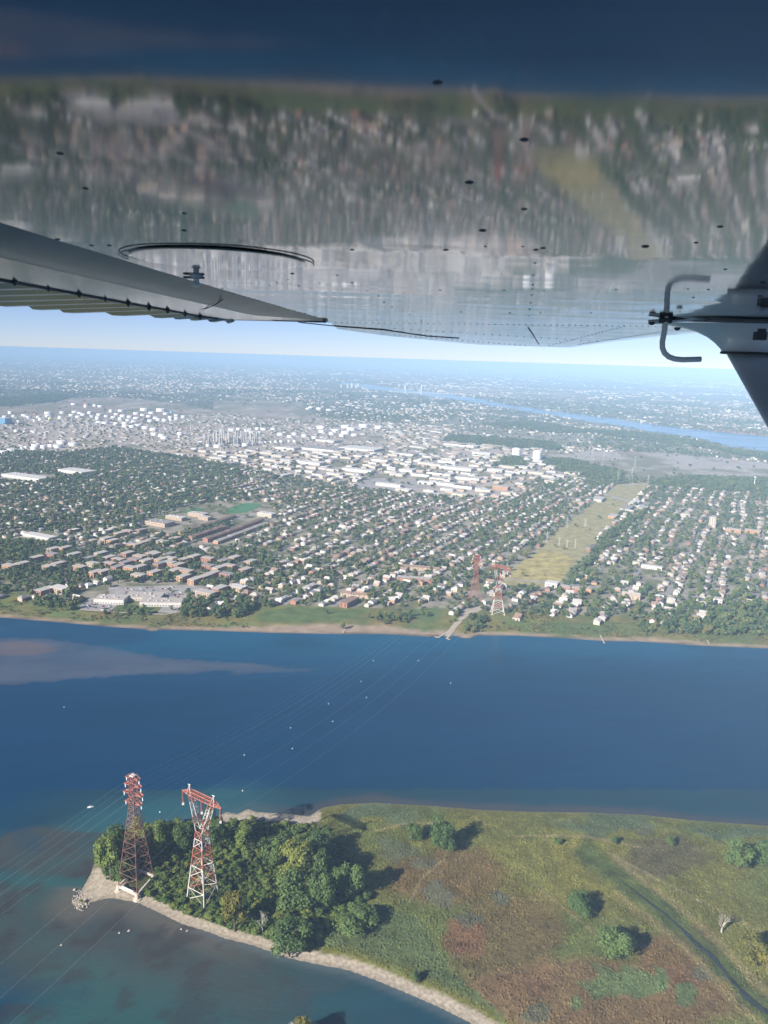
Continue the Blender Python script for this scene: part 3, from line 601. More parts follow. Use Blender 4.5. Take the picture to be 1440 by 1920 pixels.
# ------------------------------------------------------------------ transmission towers
def beam_panel(b, A, B, Cc, Dd, r, i):   # X bracing between two leg segments
    b.bar(A, Dd, r, i, 3); b.bar(B, Cc, r, i, 3); b.bar(Cc, Dd, r, i, 3)
def tower_forked(root, base, waist_w, hw, ht, arm, arm_half, red='pylon_red', white='pylon_white'):
    """base: 4 corner offsets; waist at height hw; cross arm at ht along vector arm"""
    arm = Vector((arm[0], arm[1], 0)).normalized(); dep = Vector((-arm.y, arm.x, 0))
    base = [Vector((p[0], p[1], 0)) for p in base]
    ctr = sum(base, Vector())/4
    top = [arm*sx*waist_w/2+dep*sy*waist_w/2 for sx, sy in ((-1, -1), (1, -1), (1, 1), (-1, 1))]
    # match corners by angle
    def ang(v): return math.atan2(v.y, v.x)
    order = [min(base, key=lambda p: abs((ang(p-ctr)-ang(t)+math.pi) % (2*math.pi)-math.pi)) for t in top]
    top = [t+ctr+Vector((0, 0, hw)) for t in top]
    lv = [0, .17, .34, .50, .64, .77, .89, 1.0]; colr = [white, white, white, red, red, white, red]
    rings = [[a.lerp(t, f) for a, t in zip(order, top)] for f in lv]
    for k in range(4):
        b = MB(); mats = [white, red]
        for j in range(7): b.bar(rings[j][k], rings[j+1][k], .62-.03*j, 1 if colr[j] == red else 0, 4)
        ob('leg', b.me('leg', mats), root)
    for j in range(7):
        b = MB()
        for k in range(4): beam_panel(b, rings[j][k], rings[j][(k+1) % 4], rings[j+1][k], rings[j+1][(k+1) % 4], .26, 0)
        ob('bracing', b.me('bracing', red if j in (1, 3, 4, 6) else white), root)
    # the fork
    for s in (-1, 1):
        b = MB(); tp = ctr+arm*s*arm_half*.60+Vector((0, 0, ht)); lo = [top[1 if s > 0 else 0], top[2 if s > 0 else 3]]
        inner = [ctr+dep*q*waist_w*.3+Vector((0, 0, hw+(ht-hw)*.10)) for q in (-1, 1)]
        up = [tp+dep*q*1.6 for q in (-1, 1)]; upi = [tp-arm*s*3.2+dep*q*1.6 for q in (-1, 1)]
        prev = None
        for j in range(6):
            f = j/5; ring = [lo[0].lerp(up[0], f), lo[1].lerp(up[1], f), inner[1].lerp(upi[1], f), inner[0].lerp(upi[0], f)]
            if prev:
                mi = 0 if j in (1, 3, 4) else 1
                for k in range(4):
                    b.bar(prev[k], ring[k], .34, mi, 4); b.bar(prev[k], ring[(k+1) % 4], .13, mi, 3); b.bar(ring[k], ring[(k+1) % 4], .13, mi, 3)
            prev = ring
        ob('fork_arm', b.me('fork_arm', [white, red]), root)
        b = MB(); pk = tp+Vector((0, 0, 7.5))+arm*s*.5
        for q in (-1, 1):
            b.bar(tp+dep*q*1.6+arm*2, pk, .3, 0, 3); b.bar(tp+dep*q*1.6-arm*2, pk, .3, 0, 3)
        b.bar(pk-arm*1.2, pk+arm*1.2, .3, 0, 3)
        ob('earth_wire_peak', b.me('earth_wire_peak', white), root)
    b = MB(); nseg = 14; pr = None
    for j in range(nseg+1):
        f = -1+2*j/nseg; wd = 1.7*(1-max(0, abs(f)-.6)/.4*.9); hh = 3.2*(1-max(0, abs(f)-.6)/.4*.95)
        c = ctr+arm*f*arm_half+Vector((0, 0, ht))
        ring = [c+dep*wd, c-dep*wd, c-dep*wd+Vector((0, 0, hh)), c+dep*wd+Vector((0, 0, hh))]
        if pr:
            for k in range(4):
                b.bar(pr[k], ring[k], .36, 0, 4); b.bar(pr[k], ring[(k+1) % 4], .2, 0, 3); b.bar(ring[k], ring[(k+1) % 4], .18, 0, 3)
        pr = ring
    ob('cross_arm', b.me('cross_arm', red), root)
    tips = []
    for f in (-.97, .02, .97):
        c = ctr+arm*f*arm_half+Vector((0, 0, ht)); b = MB()
        for q in (-.5, .5): b.bar(c+dep*q, c+dep*q*1.4-Vector((0, 0, 9.5)), .32, 0, 5)
        e = ob('insulator', b.me('insulator', red), root); b = MB(); b.box(tuple(c-Vector((0, 0, 10.4))), (1.6, 1.6, 1.8)); ob('weight', b.me('weight', 'pylon_white'), e)
        tips.append(c-Vector((0, 0, 10.5)))
    return tips
def tower_slim(root, base, ht, arm, red='pylon_rust', white='pylon_white', z0=4.0):
    arm = Vector((arm[0], arm[1], 0)).normalized(); dep = Vector((-arm.y, arm.x, 0))
    base = [Vector((p[0], p[1], z0)) for p in base]; ctr = sum(base, Vector())/4; ctr.z = 0
    ws = [(f*ht, w_) for f, w_ in ((.72, 5.2), (1.0, 3.8))]
    def ang(v): return math.atan2(v.y, v.x)
    sq = [arm*sx+dep*sy for sx, sy in ((-1, -1), (1, -1), (1, 1), (-1, 1))]
    order = [min(base, key=lambda p: abs((ang(p-ctr)-ang(t)+math.pi) % (2*math.pi)-math.pi)) for t in sq]
    k1 = [ctr+t*ws[0][1]/2+Vector((0, 0, ws[0][0])) for t in sq]; k2 = [ctr+t*ws[1][1]/2+Vector((0, 0, ws[1][0])) for t in sq]
    rings = [[a.lerp(t, f) for a, t in zip(order, k1)] for f in (0, .16, .31, .45, .57, .68, .78, .86, .93, 1.0)]
    rings += [[a.lerp(t, f) for a, t in zip(k1, k2)] for f in (.2, .4, .6, .8, 1.0)]
    for k in range(4):
        b = MB()
        for j in range(len(rings)-1): b.bar(rings[j][k], rings[j+1][k], .34-.008*j, 0, 4)
        ob('leg', b.me('leg', red), root)
    for j in range(len(rings)-1):
        b = MB()
        for k in range(4): beam_panel(b, rings[j][k], rings[j][(k+1) % 4], rings[j+1][k], rings[j+1][(k+1) % 4], .15, 0)
        ob('bracing', b.me('bracing', red if j < 9 else 'pylon_red'), root)
    tips = []
    for z, L in ((.765, 7.4), (.845, 8.8), (.92, 7.4), (.985, 6.0)):
        for s in (-1, 1):
            b = MB(); r0_ = ctr+arm*s*2+Vector((0, 0, z*ht)); tp = ctr+arm*s*L+Vector((0, 0, z*ht))
            for q in (-1.6, 1.6):
                b.bar(r0_+dep*q, tp+dep*q*.9, .34, 0, 4); b.bar(r0_+dep*q+Vector((0, 0, 2.6)), tp+dep*q*.9, .26, 0, 3)
                b.bar(r0_.lerp(tp, .5)+dep*q, r0_.lerp(tp, .5)+dep*q+Vector((0, 0, 1.3)), .2, 0, 3)
            b.bar(tp-dep*1.5, tp+dep*1.5, .34, 0, 4); b.bar(r0_-dep*1.6, tp+dep*1.4, .2, 0, 3); b.bar(r0_+dep*1.6, tp-dep*1.4, .2, 0, 3)
            e = ob('cross_arm', b.me('cross_arm', 'pylon_red'), root)
            b = MB()
            b.bar(tp, tp-Vector((0, 0, 3.6)), .42, 0, 6); ob('insulator', b.me('insulator', 'glass_string'), e)
            tips.append(tp-Vector((0, 0, 3.8)))
    b = MB(); b.box((ctr.x, ctr.y, ht+.5), (3.8, 3.8, .5), 0, math.atan2(arm.y, arm.x))
    for s in (-1, 1): b.bar(ctr+dep*s*1.8+Vector((0, 0, ht)), ctr+dep*s*.6+Vector((0, 0, ht+2.4)), .2, 0, 3)
    ob('tower_top', b.me('tower_top', white), root)
    return tips
# the line crosses the river: direction from the near pair to the far pair
near_f = at(381, 1681, 3); far_f = at(933, 1153, 4)
ld = (far_f-near_f)[:2]; ld /= np.linalg.norm(ld); la = np.array([ld[1], -ld[0]])
def height_at(P, ytop, xtop):
    d = ray(xtop, ytop); t = P[1]/d[1]; return d[2]*t-P[2]
# forked pylon on the island
legs = [at(351, 1684, 2.5), at(383, 1701, 2.5), at(410, 1675, 2.5)]; legs.append(legs[0]+legs[2]-legs[1])
c0 = sum(legs)/4; c0[2] = isl_z(c0[0], c0[1])
hA = height_at(c0, 1499, 379); hW = height_at(c0, 1557, 377)
AL, AR = atY(343, 1487, c0[1]), atY(417, 1514, c0[1])
armv = np.array([0.83, -0.55]); half = 20.0
t1 = thing('transmission_pylon', 'red and white forked pylon standing in the island thicket', 'pylon', c0)
tips_a = tower_forked(t1, [(p-c0)[:2] for p in legs], 6.2, hW, hA, armv, half)
tips_a = [Vector(c0)+t for t in tips_a]
# slim pylon on concrete piers
piers = [at(x, y, 4.0) for x, y in BASE1]; c1 = sum(piers)/4; c1[2] = GZ+.9
hB = height_at(c1, 1455, 251)
t2 = thing('transmission_pylon', 'slim rusty red lattice pylon on a square concrete base at the island tip', 'pylon', c1)
off1 = [(p-c1)[:2] for p in piers]
tips_b = tower_slim(t2, off1, hB, la, z0=4.4); tips_b = [Vector(c1)+t for t in tips_b]
for p in off1:
    b = MB(); b.lathe([(3.1, -2.2), (3.0, .1), (1.5, .25), (1.3, 4.4)], 14, (p[0], p[1], 0)); e = ob('pier', b.me('pier', 'concrete'), t2)
for k in range(4):
    p, q = off1[k], off1[(k+1) % 4]; b = MB(); mid = ((p[0]+q[0])/2, (p[1]+q[1])/2, 3.2); L = math.hypot(p[0]-q[0], p[1]-q[1])-2.4
    b.box(mid, (L, 1.2, 1.7), 0, math.atan2(q[1]-p[1], q[0]-p[0])); ob('base_beam', b.me('base_beam', 'concrete'), t2)
b = MB(); p, q = off1[0], off1[1]; b.box(((p[0]+q[0])/2, (p[1]+q[1])/2+.2, 4.3), (11, 1.0, .5), 0, math.atan2(q[1]-p[1], q[0]-p[0])); ob('sign_board', b.me('sign_board', 'white_paint'), t2)
# the pair on the far shore
cf = at(933, 1150, 4); cf[2] = gz(cf[0], cf[1]); hf = height_at(cf, 1064, 938); s3 = hf/hA
t3 = thing('transmission_pylon', 'forked red and white pylon on the far riverbank beside the dry field', 'pylon', cf)
bw = 24*s3
tips_c = tower_forked(t3, [(-10, -8), (10, -8), (10, 8), (-10, 8)], 6.2, hf*.62, hf, (0.83, -.55), 18.0, white='pylon_white'); tips_c = [Vector(cf)+t for t in tips_c]
cg = at(890, 1124, 4); cg[2] = gz(cg[0], cg[1]); hg = height_at(cg, 1040, 891)
t4 = thing('transmission_pylon', 'slim reddish lattice pylon among trees on the far riverbank', 'pylon', cg)
tips_d = tower_slim(t4, [(-9, -9), (9, -9), (9, 9), (-9, 9)], hg, la, red='pylon_red', z0=0.0); tips_d = [Vector(cg)+t for t in tips_d]
for p in ((-10, -8), (10, -8), (10, 8), (-10, 8)):
    b = MB(); b.lathe([(1.8, -1), (1.6, 1.0)], 10, (*p, 0)); ob('pier', b.me('pier', 'concrete'), t3)
def wire(A, B, sag, label, group, r=.026):
    A = Vector(A); B = Vector(B); pts = []
    for k in range(25):
        f = k/24; p = A.lerp(B, f); p.z -= sag*4*f*(1-f); pts.append(p)
    b = MB(); b.tube(pts, r, 4); tag(ob('power_cable', b.me('power_cable', 'cable')), label, 'cable', group)
for a, c in zip(tips_a, tips_c): wire(a, c, 30, 'thin power cable strung over the river between the forked pylons', 'river crossing cables of the forked pylons')
for a, c in zip(tips_b, tips_d): wire(a, c, 30, 'thin power cable strung over the river between the slim pylons', 'river crossing cables of the slim pylons', .018)
for a in tips_b:
    B = np.array(a)+np.array([-ld[0]*620-60, -ld[1]*620, -18]); wire(a, B, 14, 'thin power cable running left from the slim island pylon', 'cables leaving the slim pylon', .024)
for a in tips_a:
    B = np.array(a)+np.array([-ld[0]*620-30, -ld[1]*620, -22]); wire(a, B, 20, 'thin power cable running to the lower left from the forked pylon', 'cables leaving the forked pylon')

# small white buoys and a boat
b = MB(); b.lathe([(.35, -.3), (.6, .1), (.57, .4), (.3, .65), (.12, .7), (.1, 1.2)], 10)
bme = b.me('buoy', 'white_paint', True)
BU = [(845, 1281), (784, 1239), (616, 1320), (545, 1365), (458, 1416), (624, 1353), (677, 1278), (548, 1404), (120, 1326), (300, 1523), (455, 1483), (687, 1308), (700, 1239)]
for k, (x, y) in enumerate(BU):
    lone = {(845, 1281): 'white buoy alone on the water right of the other buoys', (120, 1326): 'white buoy alone in the open water at left', (300, 1523): 'white buoy in the shallows just behind the two island pylons', (455, 1483): 'white buoy off the sandy cove of the island'}
    tag(ob('buoy', bme, None, at(x, y, 0)), lone.get((x, y), 'small white buoy in the slanting rows across the river'), 'buoy', None if (x, y) in lone else 'buoys in rows across the river')
def boat(P, rz, L, label):
    o = thing('motor_boat', label, 'boat', P, rz); V = []; n_ = 7
    st = [(-.5, .16), (-.3, .19), (0, .19), (.2, .16), (.35, .1), (.46, .04), (.5, .005)]
    for x, w_ in st: V += [(x*L, -w_*L, .12*L+(x+.5)*.03*L), (x*L, w_*L, .12*L+(x+.5)*.03*L), (x*L, -w_*L*.6, -.03*L), (x*L, w_*L*.6, -.03*L)]
    F = []
    for k in range(n_-1): a = 4*k; F += [(a, a+4, a+5, a+1), (a+2, a+6, a+4, a), (a+1, a+5, a+7, a+3), (a+3, a+7, a+6, a+2)]
    F.append((0, 1, 3, 2)); ob('hull', mesh('hull', V, F, 'white_paint'), o)
    b = MB(); b.box((-.05*L, 0, .2*L), (.22*L, .22*L, .14*L)); ob('cabin', b.me('cabin', 'white_paint'), o)
    b = MB(); b.box((.065*L, 0, .21*L), (.02*L, .2*L, .08*L)); ob('windscreen', b.me('windscreen', 'window_glass'), o)
boat(at(170, 1514, 0), .3, 5.5, 'small white motor boat on the water left of the slim pylon')
# rocks of the spit
def rock_me(seed):
    g = np.random.default_rng(seed); b = MB(); 
    V = []; F = []
    for j in range(5):
        for k in range(7):
            t = j/4*math.pi; a = k/7*6.283; q = g.uniform(.75, 1.15); V.append((math.sin(t)*math.cos(a)*q, math.sin(t)*math.sin(a)*q, math.cos(t)*q*.6))
    for j in range(4):
        for k in range(7): F.append((j*7+k, (j+1)*7+k, (j+1)*7+(k+1) % 7, j*7+(k+1) % 7))
    return mesh('boulder', V, F, 'rock')
RK = [rock_me(k) for k in range(4)]
for k in range(150):
    x = rng.uniform(134, 170); y = rng.uniform(1662, 1708)
    if ((x-152)/17)**2+((y-1688)/20)**2 > 1: continue
    P = at(x, y, .8); P[2] = GZ+.45; s = rng.uniform(.3, .85)
    tag(ob('boulder', RK[k % 4], None, P, rng.uniform(0, 6), (s, s, s)), 'pale boulder on the rocky point at the island tip', 'rock', 'boulders of the rocky point')
for x, y, s, lb in ((140, 1668, 1.2, 'largest pale boulder at the water edge of the rocky point'), (242, 1745, 1.1, 'pale rock in the shallows below the rocky beach'), (224, 1749, .8, 'small rock in the shallows left of a larger one'), (351, 1745, .9, 'pale rock in the shallows off the beach below the forked pylon'), (115, 1772, .8, 'lone rock in the green shallows at lower left'), (340, 1742, .8, 'small rock at the beach edge below the forked pylon')):
    P = at(x, y, .3); tag(ob('boulder', RK[int(s*10) % 4], None, P, 1.0, (s*1.3, s, s)), lb, 'rock')
tree('shrub', 'small bush growing on the rocky point at the island tip', 'shrub', at(153, 1692, 1.0), 2.2, 3.0, BUSH[1], None, STEM)
# docks
def dock(pts, wd, label):
    P = [at(x, y, 1.0) for x, y in pts]; o = thing('dock', label, 'dock', P[0])
    for k in range(len(P)-1):
        a, b_ = P[k], P[k+1]; L = np.linalg.norm((b_-a)[:2]); b = MB(); mid = (a+b_)/2-P[0]
        b.box((mid[0], mid[1], .1*k), (L+wd*.6, wd, .5), 0, math.atan2(b_[1]-a[1], b_[0]-a[0])); ob('deck', b.me('deck', 'wood_dock'), o)
        for f in (.1, .5, .9):
            p = a+(b_-a)*f-P[0]; b = MB(); b.bar((p[0], p[1], -2.5), (p[0], p[1], .9), .25, 0, 6); ob('pile', b.me('pile', 'bark'), o)
dock([(848, 1180), (822, 1195), (816, 1194)], 3.0, 'left arm of the pair of jetties at the end of the gravel road')
dock([(850, 1183), (838, 1197), (843, 1199)], 3.0, 'right arm of the pair of jetties at the end of the gravel road')
dock([(652, 1171), (643, 1186)], 2.4, 'narrow dock crossing the brown beach left of the jetties')
dock([(1120, 1180), (1133, 1206)], 2.0, 'long narrow dock at right of the far shore')
dock([(1322, 1195), (1330, 1207)], 1.6, 'faint short dock near the right edge of the far shore')

# ------------------------------------------------------------------ sheets on the far shore
Z = LAND+.25
poly_sheet('car_park', [(203, 1101), (365, 1096), (376, 1108), (346, 1128), (280, 1120), (205, 1118)], Z, 'asphalt_pale')
poly_sheet('car_park', [(146, 1140), (165, 1123), (176, 1118), (180, 1130), (222, 1134), (205, 1147), (170, 1145)], Z, 'asphalt_pale')
poly_sheet('car_park', [(296, 1148), (310, 1132), (340, 1132), (330, 1150)], Z, 'asphalt_pale')
poly_sheet('car_park', [(665, 913), (690, 895), (800, 900), (815, 912), (740, 921)], Z, 'asphalt_pale')
poly_sheet('car_park', [(120, 1025), (190, 1018), (215, 1028), (150, 1034)], Z, 'asphalt_pale')
poly_sheet('sports_field', [(423, 957), (440, 948), (462, 943), (484, 944), (488, 949), (470, 958), (446, 963), (426, 962)], Z, 'pitch')
poly_sheet('sports_field', [(345, 958), (382, 951), (370, 962), (338, 962)], Z, 'pitch')
poly_sheet('sports_field', [(270, 975), (318, 962), (330, 966), (285, 980)], Z, 'lawn')
poly_sheet('dry_field', [(944, 1090), (952, 1074), (1000, 1042), (1024, 1032), (1074, 1042), (1068, 1062), (1056, 1084), (1050, 1092)], Z, 'dry_grass')
poly_sheet('gravel_road', [(833, 1188), (848, 1170), (862, 1158), (862, 1146), (884, 1142), (905, 1134), (914, 1138), (892, 1150), (876, 1156), (858, 1172), (845, 1190)], Z, 'dirt_road')
gr_ = [o for o in C.objects if o.name == 'gravel_road'][0]
for v_ in gr_.data.vertices: v_.co.z = float(gz(v_.co.x, v_.co.y))+.5
def road_px(pts, wd, m='asphalt_pale', name='road', z=Z+.1): strip(name, [at(x, y, z) for x, y in pts], wd, m)
road_px([(340, 770), (360, 774), (450, 786), (540, 802), (632, 823), (700, 838), (820, 862), (900, 876)], 34, 'dirt_road', 'highway')
road_px([(800, 872), (860, 880), (960, 893), (1060, 902), (1190, 908), (1300, 910), (1440, 918), (1600, 928)], 26, 'dirt_road', 'highway', Z+.3)
road_px([(1000, 868), (1040, 893), (1100, 915), (1160, 935), (1220, 950), (1320, 975), (1440, 1005), (1600, 1040)], 18, 'asphalt_pale', 'highway', Z+.2)
road_px([(905, 1090), (960, 1086), (1060, 1095), (1130, 1102), (1300, 1118), (1440, 1127)], 10, 'asphalt_pale')
road_px([(0, 1055), (150, 1030), (330, 1003), (480, 962)], 14, 'asphalt_pale', z=Z+.15)
road_px([(150, 1143), (225, 1148), (310, 1152), (340, 1146)], 5, 'dirt_road', 'footpath')
road_px([(100, 1075), (400, 1093), (640, 1095), (905, 1090)], 9, 'asphalt', z=Z+.12)
road_px([(1320, 1118), (1345, 1140)], 12, 'asphalt_pale', z=Z+.2)

# ------------------------------------------------------------------ buildings
def box_thing(name, label, cat, P, size, wall, roof, rz=BRZ, group=None, windows=0, parapet=True, units=None):
    L, Wd, H = size; o = thing(name, label, cat, P, rz, group)
    b = MB(); b.box((0, 0, H/2-.5), (L, Wd, H+1), bottom=False); ob('wall', b.me('wall', wall), o)
    b = MB(); b.box((0, 0, H+.15), (L+.5, Wd+.5, .35)); 
    rf = ob('roof', b.me('roof', roof), o)
    if windows:
        b = MB(); k = max(2, int(L/4.2))
        for fl in range(windows):
            zz = 1.9+fl*(H-1.2)/windows
            for i in range(k):
                x = -L/2+(i+.5)*L/k
                for s in (-1, 1): b.box((x, s*(Wd/2+.03), zz), (L/k*.5, .16, 1.4))
            kk = max(1, int(Wd/5))
            for i in range(kk):
                for s in (-1, 1): b.box((s*(L/2+.03), -Wd/2+(i+.5)*Wd/kk, zz), (.16, Wd/kk*.45, 1.4))
        tag(ob('window_row', b.me('window_row', 'window_glass'), o), kind='stuff')
    if units:
        for i in range(units):
            b = MB(); b.box((random.uniform(-.35, .35)*L, random.uniform(-.3, .3)*Wd, H+1.1), (random.uniform(2, 4), random.uniform(2, 3.5), 1.7)); ob('roof_unit', b.me('roof_unit', 'steel_pale'), rf)
    return o
def gpos(x, y):
    P = at(x, y, LAND); P[2] = gz(P[0], P[1]); return P
KEEP = []            # (X, Y, radius) of built things, so that scattered ones stay clear
def keep(P, r): KEEP.append((P[0], P[1], r))
# the low white shopping centre on the shore
for (x0, y0, x1, y1, dpt, hh, lb, wl) in ((176, 1132, 232, 1134, 26, 8, 'long white low building with a car park at the shore, left wing of the centre', 'wall_white'), (262, 1137, 340, 1138, 24, 7, 'white low building behind shore trees, right wing of the centre', 'wall_white'), (232, 1126, 300, 1128, 30, 6, 'flat grey-roofed middle part of the shore shopping centre', 'wall_cream')):
    A, B = gpos(x0, y0), gpos(x1, y1); P = (A+B)/2; L = np.linalg.norm((B-A)[:2]); rz = math.atan2(B[1]-A[1], B[0]-A[0]); n_ = np.array([-math.sin(rz), math.cos(rz), 0]); P = P+n_*dpt/2; P[2] = GZ+LAND
    box_thing('shop_building', lb, 'building', P, (L, dpt, hh), wl, 'roof_gravel', rz, None, 1, units=7); keep(P, L*.5)
for x, y, L, Wd, hh, wl, rf, lb in ((385, 1118, 36, 16, 9, 'brick_tan', 'roof_pale', 'flat-roofed apartment block in trees right of the shopping centre'), (412, 1112, 26, 16, 11, 'brick', 'roof_pale', 'taller dark apartment block right of the shopping centre'), (446, 1108, 28, 18, 9, 'brick_tan', 'roof_white', 'pale-roofed block behind the large shore trees'),
                                    (85, 1112, 30, 16, 8, 'brick', 'roof_pale', 'brick block with grey roof near the left shore'), (113, 1110, 30, 18, 9, 'brick_tan', 'roof_white', 'long white-roofed block left of the shopping centre'), (655, 1133, 40, 14, 8, 'brick', 'roof_brown', 'red-brown apartment house above the green lawn'),
                                    (228, 1125, 12, 12, 6, 'brick', 'roof_dark', 'small dark house just above the shopping centre')):
    P = gpos(x, y); box_thing('apartment_block', lb, 'apartment block', P, (L, Wd, hh), wl, rf, random.choice((BRZ+math.pi/2, BRZ)), None, 3 if hh > 7 else 2); keep(P, L*.55)
# brick walk-up blocks
AB = [(18, 1068), (42, 1064), (70, 1052), (98, 1046), (100, 1036), (122, 1034), (93, 1070), (110, 1064), (165, 1054), (175, 1064), (180, 1080), (205, 1052), (222, 1056), (236, 1062), (262, 1070), (262, 1050), (290, 1046), (240, 1044), (252, 1056), (275, 1058), (302, 1056), (318, 1062), (335, 1066), (300, 1064), (320, 1054), (345, 1056), (365, 1050), (390, 1054), (420, 1058), (330, 1076), (350, 1078), (366, 1094), (385, 1088), (390, 1068), (410, 1072), (194, 1079), (245, 1072), (285, 1044), (318, 1046), (260, 1086), (290, 1080), (345, 1088), (205, 1064), (222, 1070), (190, 1044), (430, 1068), (440, 1052), (400, 1082), (425, 1084), (200, 1016), (212, 1020), (250, 1028), (268, 1024), (285, 1018), (305, 1022), (328, 1016), (225, 1006), (240, 1002), (265, 1000), (140, 1046), (150, 1070), (470, 1060), (460, 1075)]
PROT = []
for wl, rf in (('brick_orange', 'roof_gravel'), ('brick', 'roof_grey'), ('brick_orange', 'roof_pale'), ('brick_tan', 'roof_pale'), ('brick', 'roof_gravel')):
    PROT.append((wl, rf))
proto = {}
for k, (x, y) in enumerate(AB):
    wl, rf = PROT[(k*7) % 5]; P = gpos(x, y); rz = BRZ+(math.pi/2 if k % 3 else 0)
    cname = {'brick_orange': 'orange brick', 'brick': 'red brick', 'brick_tan': 'tan brick'}[wl]; rname = {'roof_gravel': 'gravel', 'roof_grey': 'dark grey', 'roof_pale': 'pale'}[rf]
    lb = '%s walk-up block with flat %s roof behind the shopping centre' % (cname, rname)
    if y < 1030: lb = '%s walk-up block with flat %s roof near the school' % (cname, rname)
    elif x < 150: lb = '%s walk-up block with flat %s roof in trees at far left' % (cname, rname)
    if (wl, rf) not in proto:
        proto[(wl, rf)] = box_thing('walk_up_block', lb, 'apartment block', P, (24, 14, 9.5), wl, rf, rz, 'brick walk-up blocks', 3)
    else: dup(proto[(wl, rf)], P, rz, None, lb)
    keep(P, 13)
# row houses below the school: long chains of joined units along the street direction
def rowhouse(x0, y0, x1, y1, wl, rf, hh, lb):
    A, B = gpos(x0, y0), gpos(x1, y1); L = np.linalg.norm((B-A)[:2]); n_ = max(2, int(L/17)); rz = math.atan2(B[1]-A[1], B[0]-A[0])
    o = thing('row_house', lb, 'row house', A, rz)
    for k in range(n_):
        u = L/n_; h = hh+random.uniform(-.5, .7); b = MB(); b.box((u*(k+.5), 0, h/2-.5), (u-.4, 12, h+1), bottom=False); e = ob('wall', b.me('wall', wl), o)
        x, d_ = u*(k+.5), 6.6; hx = u/2-.1
        V = [(x-hx, -d_, h), (x+hx, -d_, h), (x+hx, d_, h), (x-hx, d_, h), (x-hx, 0, h+2.6), (x+hx, 0, h+2.6)]
        ob('roof', mesh('roof', V, [(0, 1, 5, 4), (2, 3, 4, 5), (1, 2, 5), (3, 0, 4)], rf), o)
        b = MB(); 
        for fl in (1.8, 4.6):
            for s in (-1, 1):
                for q in (-.28, .28): b.box((x+q*u, s*6.05, fl), (1.8, .16, 1.4))
        tag(ob('window_row', b.me('window_row', 'window_glass'), e), kind='stuff')
    for k in range(int(L/8)): keep(A+(B-A)*k/(L/8), 9)
rowhouse(337, 1003, 440, 970, 'brick_orange', 'roof_brown', 6.5, 'pale fronted row of brick houses nearest the school')
rowhouse(356, 1012, 420, 991, 'brick', 'roof_brown', 7, 'short red brick row between two longer rows')
rowhouse(385, 1017, 492, 978, 'brick', 'roof_brown', 8, 'long dark red brick row house with brown roof')
rowhouse(404, 1020, 500, 984, 'brick_orange', 'roof_pale', 6, 'low orange row in front of the long red brick row')
rowhouse(640, 1116, 700, 1122, 'brick_tan', 'roof_brown', 6, 'tan row of houses above the green lawn on the shore')
rowhouse(735, 1065, 825, 1071, 'brick_tan', 'roof_brown', 6, 'long low pinkish row in trees left of the far pylons')
rowhouse(745, 1086, 810, 1092, 'brick', 'roof_grey', 6, 'long terrace row just behind the shore houses')
rowhouse(1165, 1120, 1200, 1124, 'brick_tan', 'roof_gravel', 9, 'large tan brick block in trees at right of the dry field')
# school
for x, y, L, Wd, hh, wl, rf, lb in ((300, 984, 60, 34, 9, 'brick_tan', 'roof_grey', 'big flat grey school building among trees'), (330, 974, 50, 18, 8, 'brick_tan', 'roof_white', 'white-roofed school wing behind the grey school building'), (372, 968, 48, 22, 9, 'brick_tan', 'roof_pale', 'pale brick school hall beside the sports field'),
                                   (500, 968, 44, 22, 9, 'wall_cream', 'roof_white', 'pale flat hall right of the sports field'), (385, 974, 30, 18, 8, 'brick_tan', 'roof_gravel', 'small brown-roofed school hall beside the tall field fences')):
    P = gpos(x, y); box_thing('school_building', lb, 'building', P, (L, Wd, hh), wl, rf, BRZ+math.pi/2*0, None, 2, units=4); keep(P, L*.6)
# named larger buildings of the corridor and the right bank
for x, y, L, Wd, hh, wl, rf, lb in ((1122, 938, 60, 30, 7, 'wall_white', 'roof_pale', 'long pale warehouse beside the grassy corridor'), (1175, 955, 70, 26, 7, 'wall_cream', 'roof_grey', 'long grey-roofed warehouse right of the grassy corridor'), (1190, 945, 60, 24, 7, 'wall_white', 'roof_white', 'white-roofed warehouse right of the grassy corridor'), (1205, 955, 50, 24, 7, 'wall_cream', 'roof_pale', 'cream warehouse at the end of the grassy corridor'),
                                   (1150, 970, 40, 20, 6, 'brick_orange', 'roof_pale', 'orange-fronted low building at the corridor edge'), (1035, 1100, 22, 18, 9, 'wall_white', 'roof_white', 'white-roofed block at the corner of the dry field'), (1060, 1108, 20, 14, 9, 'brick', 'roof_pale', 'red brick block near the dry field, left one of two'), (1080, 1110, 20, 14, 9, 'brick', 'roof_gravel', 'red brick block near the dry field, right one of two'),
                                   (1335, 988, 16, 14, 26, 'wall_cream', 'roof_pale', 'cream apartment tower rising from trees at right'), (1375, 998, 34, 16, 9, 'brick_orange', 'roof_pale', 'orange flat block right of the cream tower'), (1410, 1000, 34, 16, 9, 'brick_orange', 'roof_gravel', 'second orange flat block near the right edge'), (1340, 1130, 24, 14, 9, 'wall_white', 'roof_pale', 'white block beside the wide grey street at right'),
                                   (1222, 1066, 40, 12, 6, 'wall_white', 'roof_white', 'long white roof amid the trees right of the dark tree line'), (1085, 945, 34, 24, 6, 'brick_orange', 'roof_gravel', 'orange brick block left of the grassy corridor'), (940, 918, 50, 30, 12, 'brick_orange', 'roof_gravel', 'orange brick office block at the industrial edge'), (75, 1008, 80, 22, 6, 'wall_white', 'roof_white', 'long white flat building at the left edge of the woods')):
    P = gpos(x, y); box_thing('flat_building', lb, 'building', P, (L, Wd, hh), wl, rf, BRZ+(math.pi/2 if L > 25 and x > 1100 and y < 975 else 0), None, max(1, int(hh/3.2))); keep(P, L*.55)
